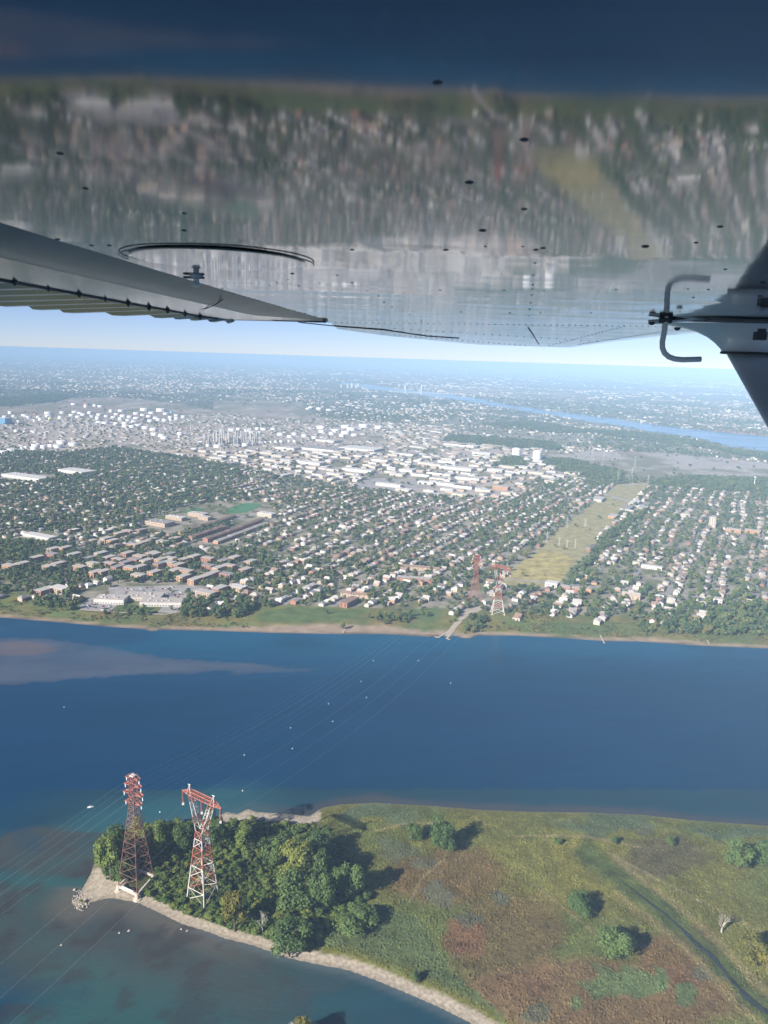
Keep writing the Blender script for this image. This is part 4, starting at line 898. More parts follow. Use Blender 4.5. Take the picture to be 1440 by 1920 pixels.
# warehouses picked out in the industrial belt
WHS = [(857, 880, 62, 60, 'roof_white', 'long bright white warehouse in the middle of the industrial belt'), (672, 884, 62, 50, 'roof_white', 'long white warehouse left of the big car park'), (765, 884, 26, 60, 'roof_white', 'white-roofed store above the big car park'), (930, 884, 28, 50, 'roof_white', 'white box warehouse with dark sides at the right of the belt'), (880, 899, 46, 60, 'roof_pale', 'large grey-roofed hall below the bright white warehouse'),
       (678, 843, 72, 130, 'roof_white', 'huge white distribution hall behind the diagonal highway'), (600, 843, 80, 120, 'roof_grey', 'huge grey-roofed hall in front of the refinery tanks'), (615, 828, 40, 70, 'roof_pale', 'long pale shed beside the diagonal highway'), (858, 835, 42, 110, 'roof_gravel', 'large tan roof in the woods beyond the belt'), (905, 852, 34, 60, 'roof_white', 'white roof next to the gas tanks'), (760, 853, 44, 70, 'roof_grey', 'grey long warehouse right of the distribution hall'),
       (585, 870, 46, 60, 'roof_white', 'white long shed at the edge of the tree suburb'), (540, 842, 40, 70, 'roof_pale', 'pale industrial hall below the row of small tanks'), (730, 912, 50, 30, 'roof_white', 'long white shopping strip below the car park'), (800, 908, 30, 30, 'roof_white', 'white shop building right of the car park'), (838, 910, 40, 40, 'roof_pale', 'pale warehouse at the lower edge of the belt'), (870, 915, 36, 40, 'roof_dark', 'dark roofed warehouse at the lower edge of the belt'),
       (790, 893, 36, 34, 'roof_grey', 'grey warehouse row, first right of the white store'), (815, 890, 34, 30, 'roof_dark', 'dark narrow warehouse, second right of the white store'), (840, 868, 34, 46, 'roof_white', 'white roof above the long bright warehouse'), (880, 838, 34, 60, 'roof_white', 'white roofed sheds near the far woods'), (715, 865, 34, 50, 'roof_gravel', 'tan roof warehouse left of the white store'), (50, 897, 90, 60, 'roof_white', 'long white low mall in the left tree suburb'), (145, 886, 60, 70, 'roof_white', 'white pitched arena roof in the left tree suburb')]
for x, y, wp, dpt, rf, lb in WHS:
    P = gpos(x, y); L = wp/pxpm(P)/math.cos(GDIR)*.92; box_thing('warehouse', lb, 'warehouse', P, (L, dpt*.8, 9), 'wall_white', rf, BRZ, None, 1, units=5); keep(P, L*.5)
P = gpos(9, 795); o = box_thing('plant_building', 'blue clad tall plant building at the left edge of the refinery', 'building', P, (60, 40, 32), 'blue_clad', 'roof_white', BRZ, None, 4)

# tanks
T5 = [(555, 147, 40), (650, 147, 45, 'r'), (713, 158, 34), (755, 163, 45), (645, 165, 30), (365, 215, 60), (262, 220, 25, 'r'), (470, 210, 40), (365, 237, 50), (455, 250, 36), (190, 232, 50), (80, 213, 35), (40, 242, 40), (105, 238, 28), (290, 245, 30), (305, 262, 35), (378, 258, 30, 'y'), (260, 268, 25), (215, 250, 35), (565, 205, 50), (603, 213, 40), (540, 230, 45), (590, 243, 48), (628, 225, 40), (675, 214, 35), (690, 240, 40), (747, 225, 40), (735, 253, 35), (800, 238, 40), (835, 200, 35), (877, 222, 45), (855, 246, 42), (910, 196, 50), (905, 260, 35), (925, 235, 55), (975, 242, 45), (940, 290, 50), (875, 294, 42), (1028, 253, 50), (962, 268, 38), (1008, 280, 45), (1025, 217, 48), (1075, 228, 45), (1085, 190, 70), (1078, 265, 48, 'd'), (1120, 238, 45), (1130, 272, 48), (1140, 212, 50), (1210, 195, 75), (1245, 218, 45), (1170, 250, 45), (1190, 262, 40), (1238, 268, 45), (1280, 245, 40), (1285, 205, 24, 'c'), (1280, 268, 35), (1325, 232, 38), (1325, 255, 40), (1378, 240, 40), (940, 312, 55), (993, 315, 55), (1040, 310, 60), (1095, 325, 60), (1155, 337, 62), (1097, 373, 32), (1160, 373, 60), (1215, 383, 60), (1235, 400, 60), (1352, 370, 50), (1350, 392, 30), (745, 285, 50), (790, 288, 50), (552, 452, 78), (465, 435, 72), (435, 467, 65), (382, 462, 38), (328, 470, 42), (272, 462, 60), (260, 482, 55), (197, 473, 32), (165, 475, 25), (130, 505, 58), (85, 498, 55), (28, 512, 65), (815, 272, 50, 'd'), (140, 276, 25), (125, 350, 40), (255, 358, 50), (185, 355, 30)]
T6 = [(972, 245, 78), (975, 273, 52), (1155, 238, 75), (1080, 270, 75), (1048, 290, 48), (1198, 258, 75), (1155, 283, 68), (1125, 302, 50), (1220, 300, 55), (1290, 233, 78), (1405, 244, 75), (665, 293, 52), (735, 312, 48), (770, 292, 45), (845, 305, 50), (920, 320, 50), (550, 355, 35), (590, 353, 35), (630, 350, 35), (670, 348, 35), (725, 345, 35), (770, 345, 30), (610, 255, 45), (540, 255, 50), (490, 252, 35), (505, 282, 40), (450, 280, 45), (350, 255, 32), (420, 265, 50), (300, 262, 60), (195, 385, 65), (120, 378, 30), (70, 357, 40), (400, 375, 50), (20, 410, 60), (1030, 112, 50), (955, 100, 50), (895, 92, 50), (870, 100, 40)]
TK = [(x/4, 720+y/4, wd/4, q[0] if q else 'w', 0) for x, y, wd, *q in T5]+[(360+x/4, 740+y/4, wd/4, 'w', 1) for x, y, wd in T6]
def tank_parts(r, h, m):
    b = MB(); b.lathe([(r, -1), (r, h)], 22); b2 = MB(); b2.lathe([(r*1.01, h), (r*1.01, h+.25), (r*.6, h+r*.05), (r*.05, h+r*.07)], 22)
    return b.me('shell', m, False), b2.me('tank_roof', m, True)
TM = {'w': 'tank_white', 'r': 'tank_rust', 'd': 'tank_dark', 'c': 'tank_cyan', 'y': 'tank_yellow'}
tproto = {}
for x, y, wd, q, far_ in TK:
    P = gpos(x, y+2.6); s = wd/2/pxpm(P)*.95; s = round(s/3)*3 or 3
    tall = wd < 9.5
    hh = s*1.0 if tall else max(11, s*.55)
    lb = {'r': 'rust orange storage tank among the white tanks of the refinery', 'd': 'dark brown storage tank among the white tanks', 'c': 'turquoise storage tank behind the white tanks', 'y': 'yellow-green storage tank at the left of the refinery'}.get(q)
    if not lb: lb = ('white oil tank in the cluster right of the diagonal highway' if x > 640 and y > 790 else 'white oil tank in the group near the refinery columns' if far_ and y > 780 else 'white oil tank beyond the far woods' if far_ else 'white oil tank at the lower left edge of the refinery' if y > 825 else 'white oil tank on the bare ground behind the tank farm' if y < 764 and x < 195 else 'white oil tank in the big tank farm at left' if x > 190 else 'white oil tank in the scattered far left tanks')
    key = (q, s, tall)
    if key not in tproto:
        o = thing('storage_tank', lb, 'storage tank', P, 0, 'refinery storage tanks'); a, c = tank_parts(s, hh, TM[q]); ob('shell', a, o); ob('tank_roof', c, o); tproto[key] = o
    else: dup(tproto[key], P, 0, None, lb)
    keep(P, s*1.3)
for x, y, lb in ((968, 856, 'tall white domed gas tank, left one of the pair by the woods'), (1007, 861, 'tall white domed gas tank, right one of the pair by the woods')):
    P = gpos(x, y); r = 8.2/pxpm(P); o = thing('gas_tank', lb, 'storage tank', P); b = MB(); b.lathe([(r, -1), (r, r*1.55)], 28); ob('shell', b.me('shell', 'tank_white'), o)
    b = MB(); b.lathe([(r*1.02, r*1.55), (r*.9, r*1.75), (r*.6, r*1.92), (r*.25, r*2.0), (.1, r*2.02)], 28); ob('dome', b.me('dome', 'tank_white', True), o); keep(P, r*1.4)
# refinery columns and stacks
for k in range(58):
    x = 360+rng.uniform(80, 530)/4; y = 740+rng.uniform(330, 385)/4; P = gpos(x, y); h = rng.uniform(26, 62) if k % 3 else rng.uniform(18, 30); r = rng.uniform(2.2, 4.6)
    o = thing('refinery_column', 'slender distillation column in the refinery process area', 'column', P, 0, 'refinery columns'); b = MB(); b.lathe([(r, -1), (r, h*.62), (r*.7, h*.66), (r*.7, h), (.1, h+r*.6)], 10)
    ob('shell', b.me('shell', ('steel_tan', 'steel_grey', 'steel_pale')[k % 3], True), o); b = MB()
    for f in (.3, .55, .85): b.lathe([(r*1.55, h*f), (r*1.55, h*f+1.2), (r*.5, h*f+1.3)], 8)
    ob('platform', b.me('platform', 'steel_grey'), o)
for k in range(46):
    x, y = (rng.uniform(370, 500), rng.uniform(818, 838)) if k < 24 else (rng.uniform(20, 230), rng.uniform(785, 818)); P = gpos(x, y)
    o = thing('process_unit', 'small grey process building with pipe frame in the refinery', 'plant', P, BRZ, 'refinery process units'); L = rng.uniform(14, 34); b = MB(); b.box((0, 0, 4), (L, 12, 10), bottom=False); ob('wall', b.me('wall', ('steel_tan', 'steel_pale', 'steel_grey')[k % 3]), o)
    b = MB()
    for i in range(5): b.bar((-L/2+i*L/4, -9, 0), (-L/2+i*L/4, -9, 13), .8, 0, 4)
    b.bar((-L/2, -9, 12), (L/2, -9, 12), .9, 0, 4); b.bar((-L/2, -9, 7), (L/2, -9, 7), .9, 0, 4); ob('pipe_rack', b.me('pipe_rack', 'steel_pale'), o)
for x, y, hp, lb in ((165, 808, 23, 'tallest thin pale chimney left of the tank farm'), (174, 810, 14, 'thin chimney just right of the tallest chimney'), (119, 793, 12, 'thick grey stack at the left of the refinery'), (135, 792, 12, 'second grey stack left of the tank farm'), (489, 804, 13, 'thin flare stack right of the refinery columns'), (414, 850, 12, 'rust coloured mast below the refinery columns'), (152, 812, 9, 'short pale stack left of the tallest chimney'), (186, 814, 10, 'short pale stack right of the tallest chimney'), (358, 805, 12, 'pale flare stack left of the refinery columns')):
    P = gpos(x, y); h = hp/pxpm(P); b = MB(); b.lathe([(2.6, -1), (1.9, h*.9), (2.2, h*.92), (2.0, h)], 10); o = thing('chimney', lb, 'chimney', P); ob('shaft', b.me('shaft', 'steel_pale', True), o); b = MB(); b.lathe([(3.2, -1), (3.2, 3), (2.5, 3.5)], 10); ob('plinth', b.me('plinth', 'concrete'), o)

# ------------------------------------------------------------------ suburb: houses and trees
keepA = np.array(KEEP)
def clear(X, Y, extra=0.0):
    m = np.ones(len(X), bool)
    for kx, ky, kr in keepA: m &= (X-kx)**2+(Y-ky)**2 > (kr+extra)**2
    return m
S_, C_ = np.meshgrid(np.arange(600, 4200, 12.5), np.arange(-2600, 2400, 34.0))
jit = rng.normal(0, 1.0, S_.shape+(2,))*(1+2.2*(fbm(S_/200, C_/200, 62) > .5))[..., None]
row = np.round(C_/34.0).astype(int)
S_ = S_+jit[..., 0]+10*_h(row, 3, 5); C2 = C_+34*(fbm(S_/420, C_/420, 63)-.5)+26*(fbm(S_/90, C_/160, 64)-.5)*(C_ < -700)+np.where(row % 2 == 0, 5.0, -5.0)+jit[..., 1]
HX = (S_*SDIR[0]+C2*XDIR[0]).ravel(); HY = (S_*SDIR[1]+C2*XDIR[1]).ravel()
hx, hy = proj(np.c_[HX, HY, np.full(HX.shape, GZ+LAND)])
TOPL = [(-600, 850), (0, 848), (130, 852), (215, 842), (400, 870), (470, 882), (600, 905), (700, 918), (820, 932), (950, 936), (1000, 906), (1080, 900), (1110, 912), (1200, 905), (1440, 915), (2100, 935)]
top = np.interp(hx, [a for a, _ in TOPL], [b for _, b in TOPL])
ok = (HY > 500) & (hy > top) & (hx > -160) & (hx < 1600) & (inland(HX, HY) > 62)
HX, HY, hx, hy = HX[ok], HY[ok], hx[ok], hy[ok]
fr = near_any(hx, hy, FOREST); sp = near_any(hx, hy, SPECIAL+[CORR, BRICK])
dens = np.full(len(HX), .86); dens = np.where((hx < 420) & (hy < 1000), .60, dens)
dens *= np.where(fbm(HX/130, HY/130, 61) > .36, 1, .35); dens = np.where((hx > 1180), dens*np.where(fbm(HX/55, HY/55, 66) > .42, .95, .25), dens); dens = np.where((hx > 450) & (hx < 1180), dens*np.where(fbm(HX/45, HY/45, 67) > .40, 1, .3), dens)
cross = np.abs(((HX*SDIR[0]+HY*SDIR[1]) % 290)-8) < 11        # cross streets stay free
k = (rng.random(len(HX)) < dens) & ~fr & ~sp & ~cross & clear(HX, HY, 5)
HX, HY, hx, hy = HX[k], HY[k], hx[k], hy[k]
o_ = np.argsort(HX**2+HY**2); HX, HY, hx, hy = HX[o_], HY[o_], hx[o_], hy[o_]
WALLS = ['wall_white', 'wall_cream', 'brick_tan', 'brick', 'wall_white', 'brick_orange']; ROOFS = ['roof_pale', 'roof_grey', 'roof_brown', 'roof_white', 'roof_dark', 'roof_pale', 'roof_gravel']
NAMEW = dict(wall_white='white', wall_cream='cream', brick_tan='tan brick', brick='red brick', brick_orange='orange brick'); NAMER = dict(roof_pale='pale', roof_grey='grey', roof_brown='brown', roof_white='white', roof_dark='dark', roof_red='red', roof_gravel='tan')
def house_parts(L, Wd, h, rise, hip):
    b = MB(); b.box((0, 0, h/2-.5), (L, Wd, h+1), bottom=False)
    b.box((L*.18, -Wd/2-.02, 1.6), (1.5, .14, 1.3), 1); b.box((-L*.22, -Wd/2-.02, 1.6), (1.8, .14, 1.3), 1); b.box((L*.18, Wd/2+.02, 1.6), (1.5, .14, 1.3), 1)
    if not hip: b.add([(-L/2, -Wd/2, h), (-L/2, Wd/2, h), (-L/2, 0, h+rise*.92), (L/2, -Wd/2, h), (L/2, Wd/2, h), (L/2, 0, h+rise*.92)], [(1, 0, 2), (3, 4, 5)])
    x, y = L/2+.5, Wd/2+.6; rx = x if not hip else x-Wd*.42
    V = [(-x, -y, h-.2), (x, -y, h-.2), (x, y, h-.2), (-x, y, h-.2), (-rx, 0, h+rise), (rx, 0, h+rise)]
    F = [(0, 1, 5, 4), (2, 3, 4, 5)]+([(1, 2, 5), (3, 0, 4)] if hip else [])
    return b, V, F
hproto = {}
nH = 300
for i in range(min(nH, len(HX))):
    wl, rf = WALLS[rng.integers(6)], ROOFS[rng.integers(7) if rng.random() < .75 else 0]; hip = int(rng.integers(2)); key = (wl, rf, hip)
    P = (HX[i], HY[i], float(gz(HX[i], HY[i]))); rz = BRZ+(0 if rng.random() < .6 else math.pi/2)+rng.normal(0, .04); s = rng.uniform(.85, 1.2)
    side = 'left of the shopping centre' if hx[i] < 150 else 'behind the shore lawns' if hx[i] < 860 else 'near the far pylons' if hx[i] < 1000 else 'right of the pylons' if hx[i] < 1230 else 'near the right edge'
    lb = '%s house with %s %s roof %s' % (NAMEW[wl], NAMER[rf], 'hipped' if hip else 'gable', side)
    if key not in hproto:
        o = thing('house', lb, 'house', P, rz, 'suburban houses'); b, V, F = house_parts(11.5, 8.8, 5.0 if not hip else 4.0, 2.4, hip); ob('wall', b.me('wall', [wl, 'window_glass']), o); ob('roof', mesh('roof', V, F, rf), o); o.scale = (s, s, s); hproto[key] = o
    else: dup(hproto[key], P, rz, (s, s, s*rng.uniform(.9, 1.25)), lb)
def houses_stuff(name, X, Y, L, Wd, h, rise, rz, cw, cr, label):
    n = len(X); ca, sa = np.cos(rz), np.sin(rz); z0 = gz(X, Y)-1
    def pt(x, y, z): return np.stack([X+x*ca-y*sa, Y+x*sa+y*ca, z], -1)
    x, y = L/2, Wd/2; zt = z0+1+h; xo, yo = x+.4, y+.5
    V = np.stack([pt(-x, -y, z0), pt(x, -y, z0), pt(x, y, z0), pt(-x, y, z0), pt(-x, -y, zt), pt(x, -y, zt), pt(x, y, zt), pt(-x, y, zt),
                  pt(-xo, -yo, zt+.02), pt(xo, -yo, zt+.02), pt(xo, yo, zt+.02), pt(-xo, yo, zt+.02), pt(-xo*.75, 0*y, zt+rise), pt(xo*.75, 0*y, zt+rise), pt(-xo*.75, 0*y+.05, zt+rise), pt(xo*.75, 0*y+.05, zt+rise)], 1)
    fq = np.array([(0, 1, 5, 4), (1, 2, 6, 5), (2, 3, 7, 6), (3, 0, 4, 7), (8, 9, 13, 12), (10, 11, 14, 15), (9, 10, 15, 13), (11, 8, 12, 14)])
    F = (np.arange(n)*16)[:, None, None]+fq[None]
    fc = np.concatenate([np.repeat(cw[:, None], 4, 1), np.repeat(cr[:, None], 4, 1)], 1)
    tag(ob(name, npmesh(name, V.reshape(-1, 3), F.reshape(-1, 4), 'building', fcol=fc.reshape(-1, 3))), label[0], label[1], kind='stuff')
WC = .74*np.array([(.72, .70, .66), (.62, .55, .45), (.44, .34, .26), (.36, .2, .14), (.70, .68, .64), (.5, .36, .25)]); RC = .78*np.array([(.50, .47, .44), (.30, .28, .28), (.27, .2, .17), (.74, .73, .71), (.18, .17, .17), (.55, .50, .46), (.40, .30, .26)])
X, Y = HX[nH:], HY[nH:]; n = len(X)
houses_stuff('house_field', X, Y, rng.uniform(8, 15, n)*np.where(rng.random(n) < .06, 1.7, 1), rng.uniform(7, 11.5, n), rng.uniform(3.4, 7, n), rng.uniform(.2, 3.0, n), BRZ+rng.integers(0, 2, n)*math.pi/2+rng.normal(0, .06, n), WC[rng.integers(6, size=n)], RC[rng.integers(7, size=n)], ('rows of small suburban houses stretching away behind the shore', 'houses'))
print('houses', len(HX))
# streets
streets = 0
for c in np.arange(-2600, 2400, 68.0):
    pts = [];
    for s in np.arange(600, 4200, 20.0):
        p = SDIR*s+XDIR*(c+17+34*(float(fbm(np.array(s/420), np.array(c/420), 63))-.5)); q = proj(np.array([p[0], p[1], GZ+LAND])); t_ = np.interp(q[0], [a for a, _ in TOPL], [b for _, b in TOPL])
        good = p[1] > 500 and q[1] > t_ and -150 < q[0] < 1590 and inland(p[0], p[1]) > 95 and not near_any(np.array([q[0]]), np.array([q[1]]), FOREST+SPECIAL+[CORR, BRICK])[0]
        if good: pts.append(np.array([p[0], p[1], GZ+LAND+.12]))
        if (not good or s > 4170) and pts:
            if len(pts) > 3: strip('street', pts, 10.0, 'asphalt'); streets += 1
            pts = []
print('streets', streets)
# trees
TSUB = [crown_mesh('crown_far', 'leaf', 6, 110, .21, 300+k, .85, .55, .9) for k in range(6)]
def scatter_trees(n, xr, yr, cond, mind=None):
    X = rng.uniform(*xr, n); Y = rng.uniform(*yr, n); qx, qy = proj(np.c_[X, Y, np.full(n, GZ+LAND)])
    k = (qx > -190) & (qx < 1630) & (inland(X, Y) > 8); X, Y, qx, qy = X[k], Y[k], qx[k], qy[k]
    k = cond(X, Y, qx, qy); return X[k], Y[k], qx[k], qy[k]
def cond_sub(X, Y, qx, qy):
    t_ = np.interp(qx, [a for a, _ in TOPL], [b for _, b in TOPL]); ok = (qy > t_-2)
    fr = near_any(qx, qy, FOREST); co = near_any(qx, qy, [CORR]); spc = near_any(qx, qy, SPECIAL)
    D = inland(X, Y)
    sS = X*SDIR[0]+Y*SDIR[1]; c = X*XDIR[0]+Y*XDIR[1]; c = c-34*(fbm(sS/420, c/420, 63)-.5); onst = np.abs(((c-17+34) % 68)-34) < 6.0
    nz = fbm(X/120, Y/120, 71)
    p = np.where(nz > .5, .62, .36); p = np.where((qx < 450) & (qy < 1000), .82, p); p = np.where((qx > 450) & (qx < 950) & (qy < 1050), .27+.22*(nz > .55), p)
    p = np.where(qx > 1180, p*.84, p); p = np.where((D < 130) & (D > 85), .7, p); p = np.where(onst, 0, p)
    backlot = np.abs(((c+17) % 68)-34) < 6; p = np.where(backlot, p*1.2, p)
    p = np.where(near_any(qx, qy, [BRICK]), .95, p); p = np.where(fr, .95, p); p = np.where(co, .004, p); p = np.where(D < 85, 0.0, p); p = np.where(spc, .03, p)
    lake = inpoly(qx, qy, [(60, 1140), (150, 1145), (150, 1105), (60, 1110)]) | inpoly(qx, qy, [(340, 1165), (345, 1120), (440, 1110), (480, 1140), (440, 1160)]) | inpoly(qx, qy, [(220, 1152), (290, 1156), (290, 1142), (220, 1140)])
    p = np.where(lake & (D > 45), .9, p)
    gr = inpoly(qx, qy, [(1180, 1185), (1250, 1140), (1460, 1130), (1460, 1195), (1280, 1188)]); p = np.where(gr & (D > 35), .85, p)
    clump = inpoly(qx, qy, [(845, 1180), (850, 1150), (870, 1140), (866, 1165)]) | inpoly(qx, qy, [(862, 1182), (885, 1158), (912, 1160), (900, 1184)]) | inpoly(qx, qy, [(690, 1160), (770, 1155), (770, 1170), (690, 1172)]); p = np.where(clump, .7, p)
    return ok & (rng.random(len(X)) < p)
A_sub = 2
X, Y, qx, qy = scatter_trees(165000, (-1700, 2300), (900, 3900), cond_sub)
k = clear(X, Y, 2.0); 
# keep trees off the house roofs
gridk = {}
for a, b_ in zip(HX, HY): gridk.setdefault((int(a//8), int(b_//8)), []).append((a, b_))
for i in range(len(X)):
    if k[i]:
        gi, gj = int(X[i]//8), int(Y[i]//8)
        for di_ in (-1, 0, 1):
            for dj in (-1, 0, 1):
                for a, b_ in gridk.get((gi+di_, gj+dj), ()):
                    if (a-X[i])**2+(b_-Y[i])**2 < 42: k[i] = False
X, Y, qx, qy = X[k], Y[k], qx[k], qy[k]
o_ = np.argsort(X**2+Y**2); X, Y, qx, qy = X[o_], Y[o_], qx[o_], qy[o_]
nT = 300
for i in range(nT):
    big = (60 < qx[i] < 150) or (340 < qx[i] < 480) or qx[i] > 1240; r = rng.uniform(3.4, 6.2)*(1.35 if big else 1); h = r*rng.uniform(1.7, 2.3); P = (X[i], Y[i], float(gz(X[i], Y[i])))
    side = 'on the far bank left of the shopping centre' if qx[i] < 150 else 'beside the shopping centre' if qx[i] < 480 else 'behind the shore lawns' if qx[i] < 840 else 'around the far pylons' if qx[i] < 1000 else 'on the far bank right of the pylons' if qx[i] < 1200 else 'in the wood on the far bank at right'
    sz_ = ('large' if r > 6.4 else 'small' if r < 4.2 else 'medium')+(' tall' if h > 2.1*r else ' squat' if h < 1.85*r else '')
    tree('shore_tree', '%s green tree %s' % (sz_, side), 'tree', P, r, h, MID[i % 7], 'trees of the far bank, %s' % side)
def gn_scatter(name, X, Y, r, h, protos, label, kind='stuff', zz0=None):
    coll = bpy.data.collections.new(name+'_kinds')
    for j, pm in enumerate(protos): coll.objects.link(bpy.data.objects.new(name+'_%02d' % j, pm))
    n = len(X); zz = (gz(X, Y) if zz0 is None else zz0)+h*.55
    me = bpy.data.meshes.new(name); me.vertices.add(n); me.vertices.foreach_set('co', np.c_[X, Y, zz].astype(np.float32).ravel())
    a = me.attributes.new('scl', 'FLOAT_VECTOR', 'POINT'); a.data.foreach_set('vector', np.c_[r, r, h*.5].astype(np.float32).ravel())
    a = me.attributes.new('rotv', 'FLOAT_VECTOR', 'POINT'); a.data.foreach_set('vector', np.c_[np.zeros(n), np.zeros(n), rng.uniform(0, 6.28, n)].astype(np.float32).ravel())
    a = me.attributes.new('pick', 'INT', 'POINT'); a.data.foreach_set('value', rng.integers(0, len(protos), n).astype(np.int32))
    ng = bpy.data.node_groups.new(name, 'GeometryNodeTree')
    ng.interface.new_socket('Geometry', in_out='INPUT', socket_type='NodeSocketGeometry'); ng.interface.new_socket('Geometry', in_out='OUTPUT', socket_type='NodeSocketGeometry')
    N = ng.nodes; gi = N.new('NodeGroupInput'); go = N.new('NodeGroupOutput'); ip = N.new('GeometryNodeInstanceOnPoints'); ci = N.new('GeometryNodeCollectionInfo')
    ci.inputs['Collection'].default_value = coll; ci.inputs['Separate Children'].default_value = True; ci.inputs['Reset Children'].default_value = True
    def na(nm, dt):
        q = N.new('GeometryNodeInputNamedAttribute'); q.data_type = dt; q.inputs['Name'].default_value = nm; return q.outputs['Attribute']
    er = N.new('FunctionNodeEulerToRotation'); ng.links.new(na('rotv', 'FLOAT_VECTOR'), er.inputs[0])
    ng.links.new(gi.outputs[0], ip.inputs['Points']); ng.links.new(ci.outputs[0], ip.inputs['Instance']); ip.inputs['Pick Instance'].default_value = True
    ng.links.new(na('pick', 'INT'), ip.inputs['Instance Index']); ng.links.new(er.outputs[0], ip.inputs['Rotation']); ng.links.new(na('scl', 'FLOAT_VECTOR'), ip.inputs['Scale'])
    ng.links.new(ip.outputs[0], go.inputs[0])
    o = ob(name, me); md = o.modifiers.new('scatter', 'NODES'); md.node_group = ng
    tag(o, label[0], label[1], kind='stuff'); return o
X, Y, qx, qy = X[nT:], Y[nT:], qx[nT:], qy[nT:]; n = len(X); r = rng.uniform(2.7, 6.9, n)*np.where((qx < 470) & (qy < 1010), 1.1, 1)*np.where(rng.random(n) < .12, 1.3, 1); print('trees', n)
gn_scatter('suburban_trees', X, Y, r, r*rng.uniform(1.5, 2.2, n), TSUB, ('dense green street and garden trees of the suburb', 'trees'))
# bank shrubs
def cond_bank(X, Y, qx, qy):
    D = inland(X, Y); return (D > 14) & (D < 100) & (fbm(X/26, Y/26, 77) > .47) & ~near_any(qx, qy, SPECIAL[3:6]) & ~inpoly(qx, qy, [(140, 1152), (150, 1115), (230, 1118), (345, 1120), (340, 1152)]) & (rng.random(len(X)) < .6)
X, Y, qx, qy = scatter_trees(42000, (-800, 900), (950, 1300), cond_bank); n = len(X); r = rng.uniform(.9, 2.4, n)*np.where(rng.random(n) < .08, 1.7, 1)
gn_scatter('bank_shrubs', X, Y, r, r*.95, [crown_mesh('crown_scrub', 'leaf_reed', 5, 60, .26, 400+k, .7, .6, .7) for k in range(3)], ('low scrub and reeds along the far riverbank', 'scrub'))
k = isl_d(UNDER[:, 0], UNDER[:, 1]) > 8; UNDER = UNDER[k]; n = len(UNDER); r = rng.uniform(.9, 2.2, n)
gn_scatter('undergrowth', UNDER[:, 0], UNDER[:, 1], r, r*1.2, [crown_mesh('crown_under', 'leaf_bush', 5, 110, .2, 420+k, .8, .6, .8) for k in range(4)], ('low undergrowth filling the island thicket', 'undergrowth'), zz0=isl_z(UNDER[:, 0], UNDER[:, 1]))
# woods and trees further out
def cond_far(X, Y, qx, qy):
    fr = near_any(qx, qy, FOREST); r2 = inpoly(qx, qy, RIVER2); ind_ = inpoly(qx, qy, INDUS); op = near_any(qx, qy, OPEN)
    t_ = np.interp(qx, [a for a, _ in TOPL], [b for _, b in TOPL])
    p = np.where(fbm(X/420, Y/420, 81) > .52, .30, .06); p = np.where(ind_, .035, p); p = np.where(op, .008, p); p = np.where(fr, 1.0, p)
    return (qy < t_) & (qy > 712) & ~r2 & (rng.random(len(X)) < p)
u = rng.uniform(0, 1, 150000); Yf = 2400*(9000/2400)**u
X = rng.uniform(-.68, .72, len(u))*Yf; qx, qy = proj(np.c_[X, Yf, np.full(len(u), GZ+LAND)]); k = cond_far(X, Yf, qx, qy); X, Y = X[k], Yf[k]; k = clear(X, Y, 4); X, Y = X[k], Y[k]
r = rng.uniform(5, 9, len(X))*np.clip(Y/3500, 1, 2.0); print('far trees', len(X))
gn_scatter('far_woods', X, Y, r, r*1.5/np.clip(Y/3500, 1, 1.6), TSUB, ('distant woods and tree belts beyond the industrial belt', 'woods'))

# industrial sheds and far roofs
def flat_stuff(name, X, Y, L, Wd, h, rz, cw, cr, label): houses_stuff(name, X, Y, L, Wd, h, np.full(len(X), .05), rz, cw, cr, label)
def cond_ind(X, Y):
    qx, qy = proj(np.c_[X, Y, np.full(len(X), GZ+LAND)]); return inpoly(qx, qy, INDUS) & ~near_any(qx, qy, OPEN+FOREST+[SPECIAL[7]]) & (qx > -150) & (qx < 1560), qx, qy
X = rng.uniform(-3200, 3200, 13000); Y = rng.uniform(2200, 6200, 13000); k, qx, qy = cond_ind(X, Y); X, Y, qx, qy = X[k], Y[k], qx[k], qy[k]
k = clear(X, Y, 14); X, Y, qx, qy = X[k], Y[k], qx[k], qy[k]
sel = []
for i in range(len(X)):
    if all((X[i]-X[j])**2+(Y[i]-Y[j])**2 > (24 if qx[i] < 730 and qy[i] < 846 else 38)**2 for j in sel): sel.append(i)
sel = np.array(sel); refin = (qx[sel] < 730) & (qy[sel] < 846); sel = sel[~refin | (rng.random(len(sel)) < .85)]
X, Y, refin = X[sel], Y[sel], (qx[sel] < 730) & (qy[sel] < 846); o_ = np.lexsort((X**2+Y**2, refin)); X, Y, refin = X[o_], Y[o_], refin[o_]; print('sheds', len(X))
RW = ['roof_white', 'roof_pale', 'roof_gravel', 'roof_grey', 'roof_white']; RN = dict(roof_white='white', roof_pale='pale grey', roof_gravel='tan', roof_grey='dark grey')
nS = 200; sp_ = {}
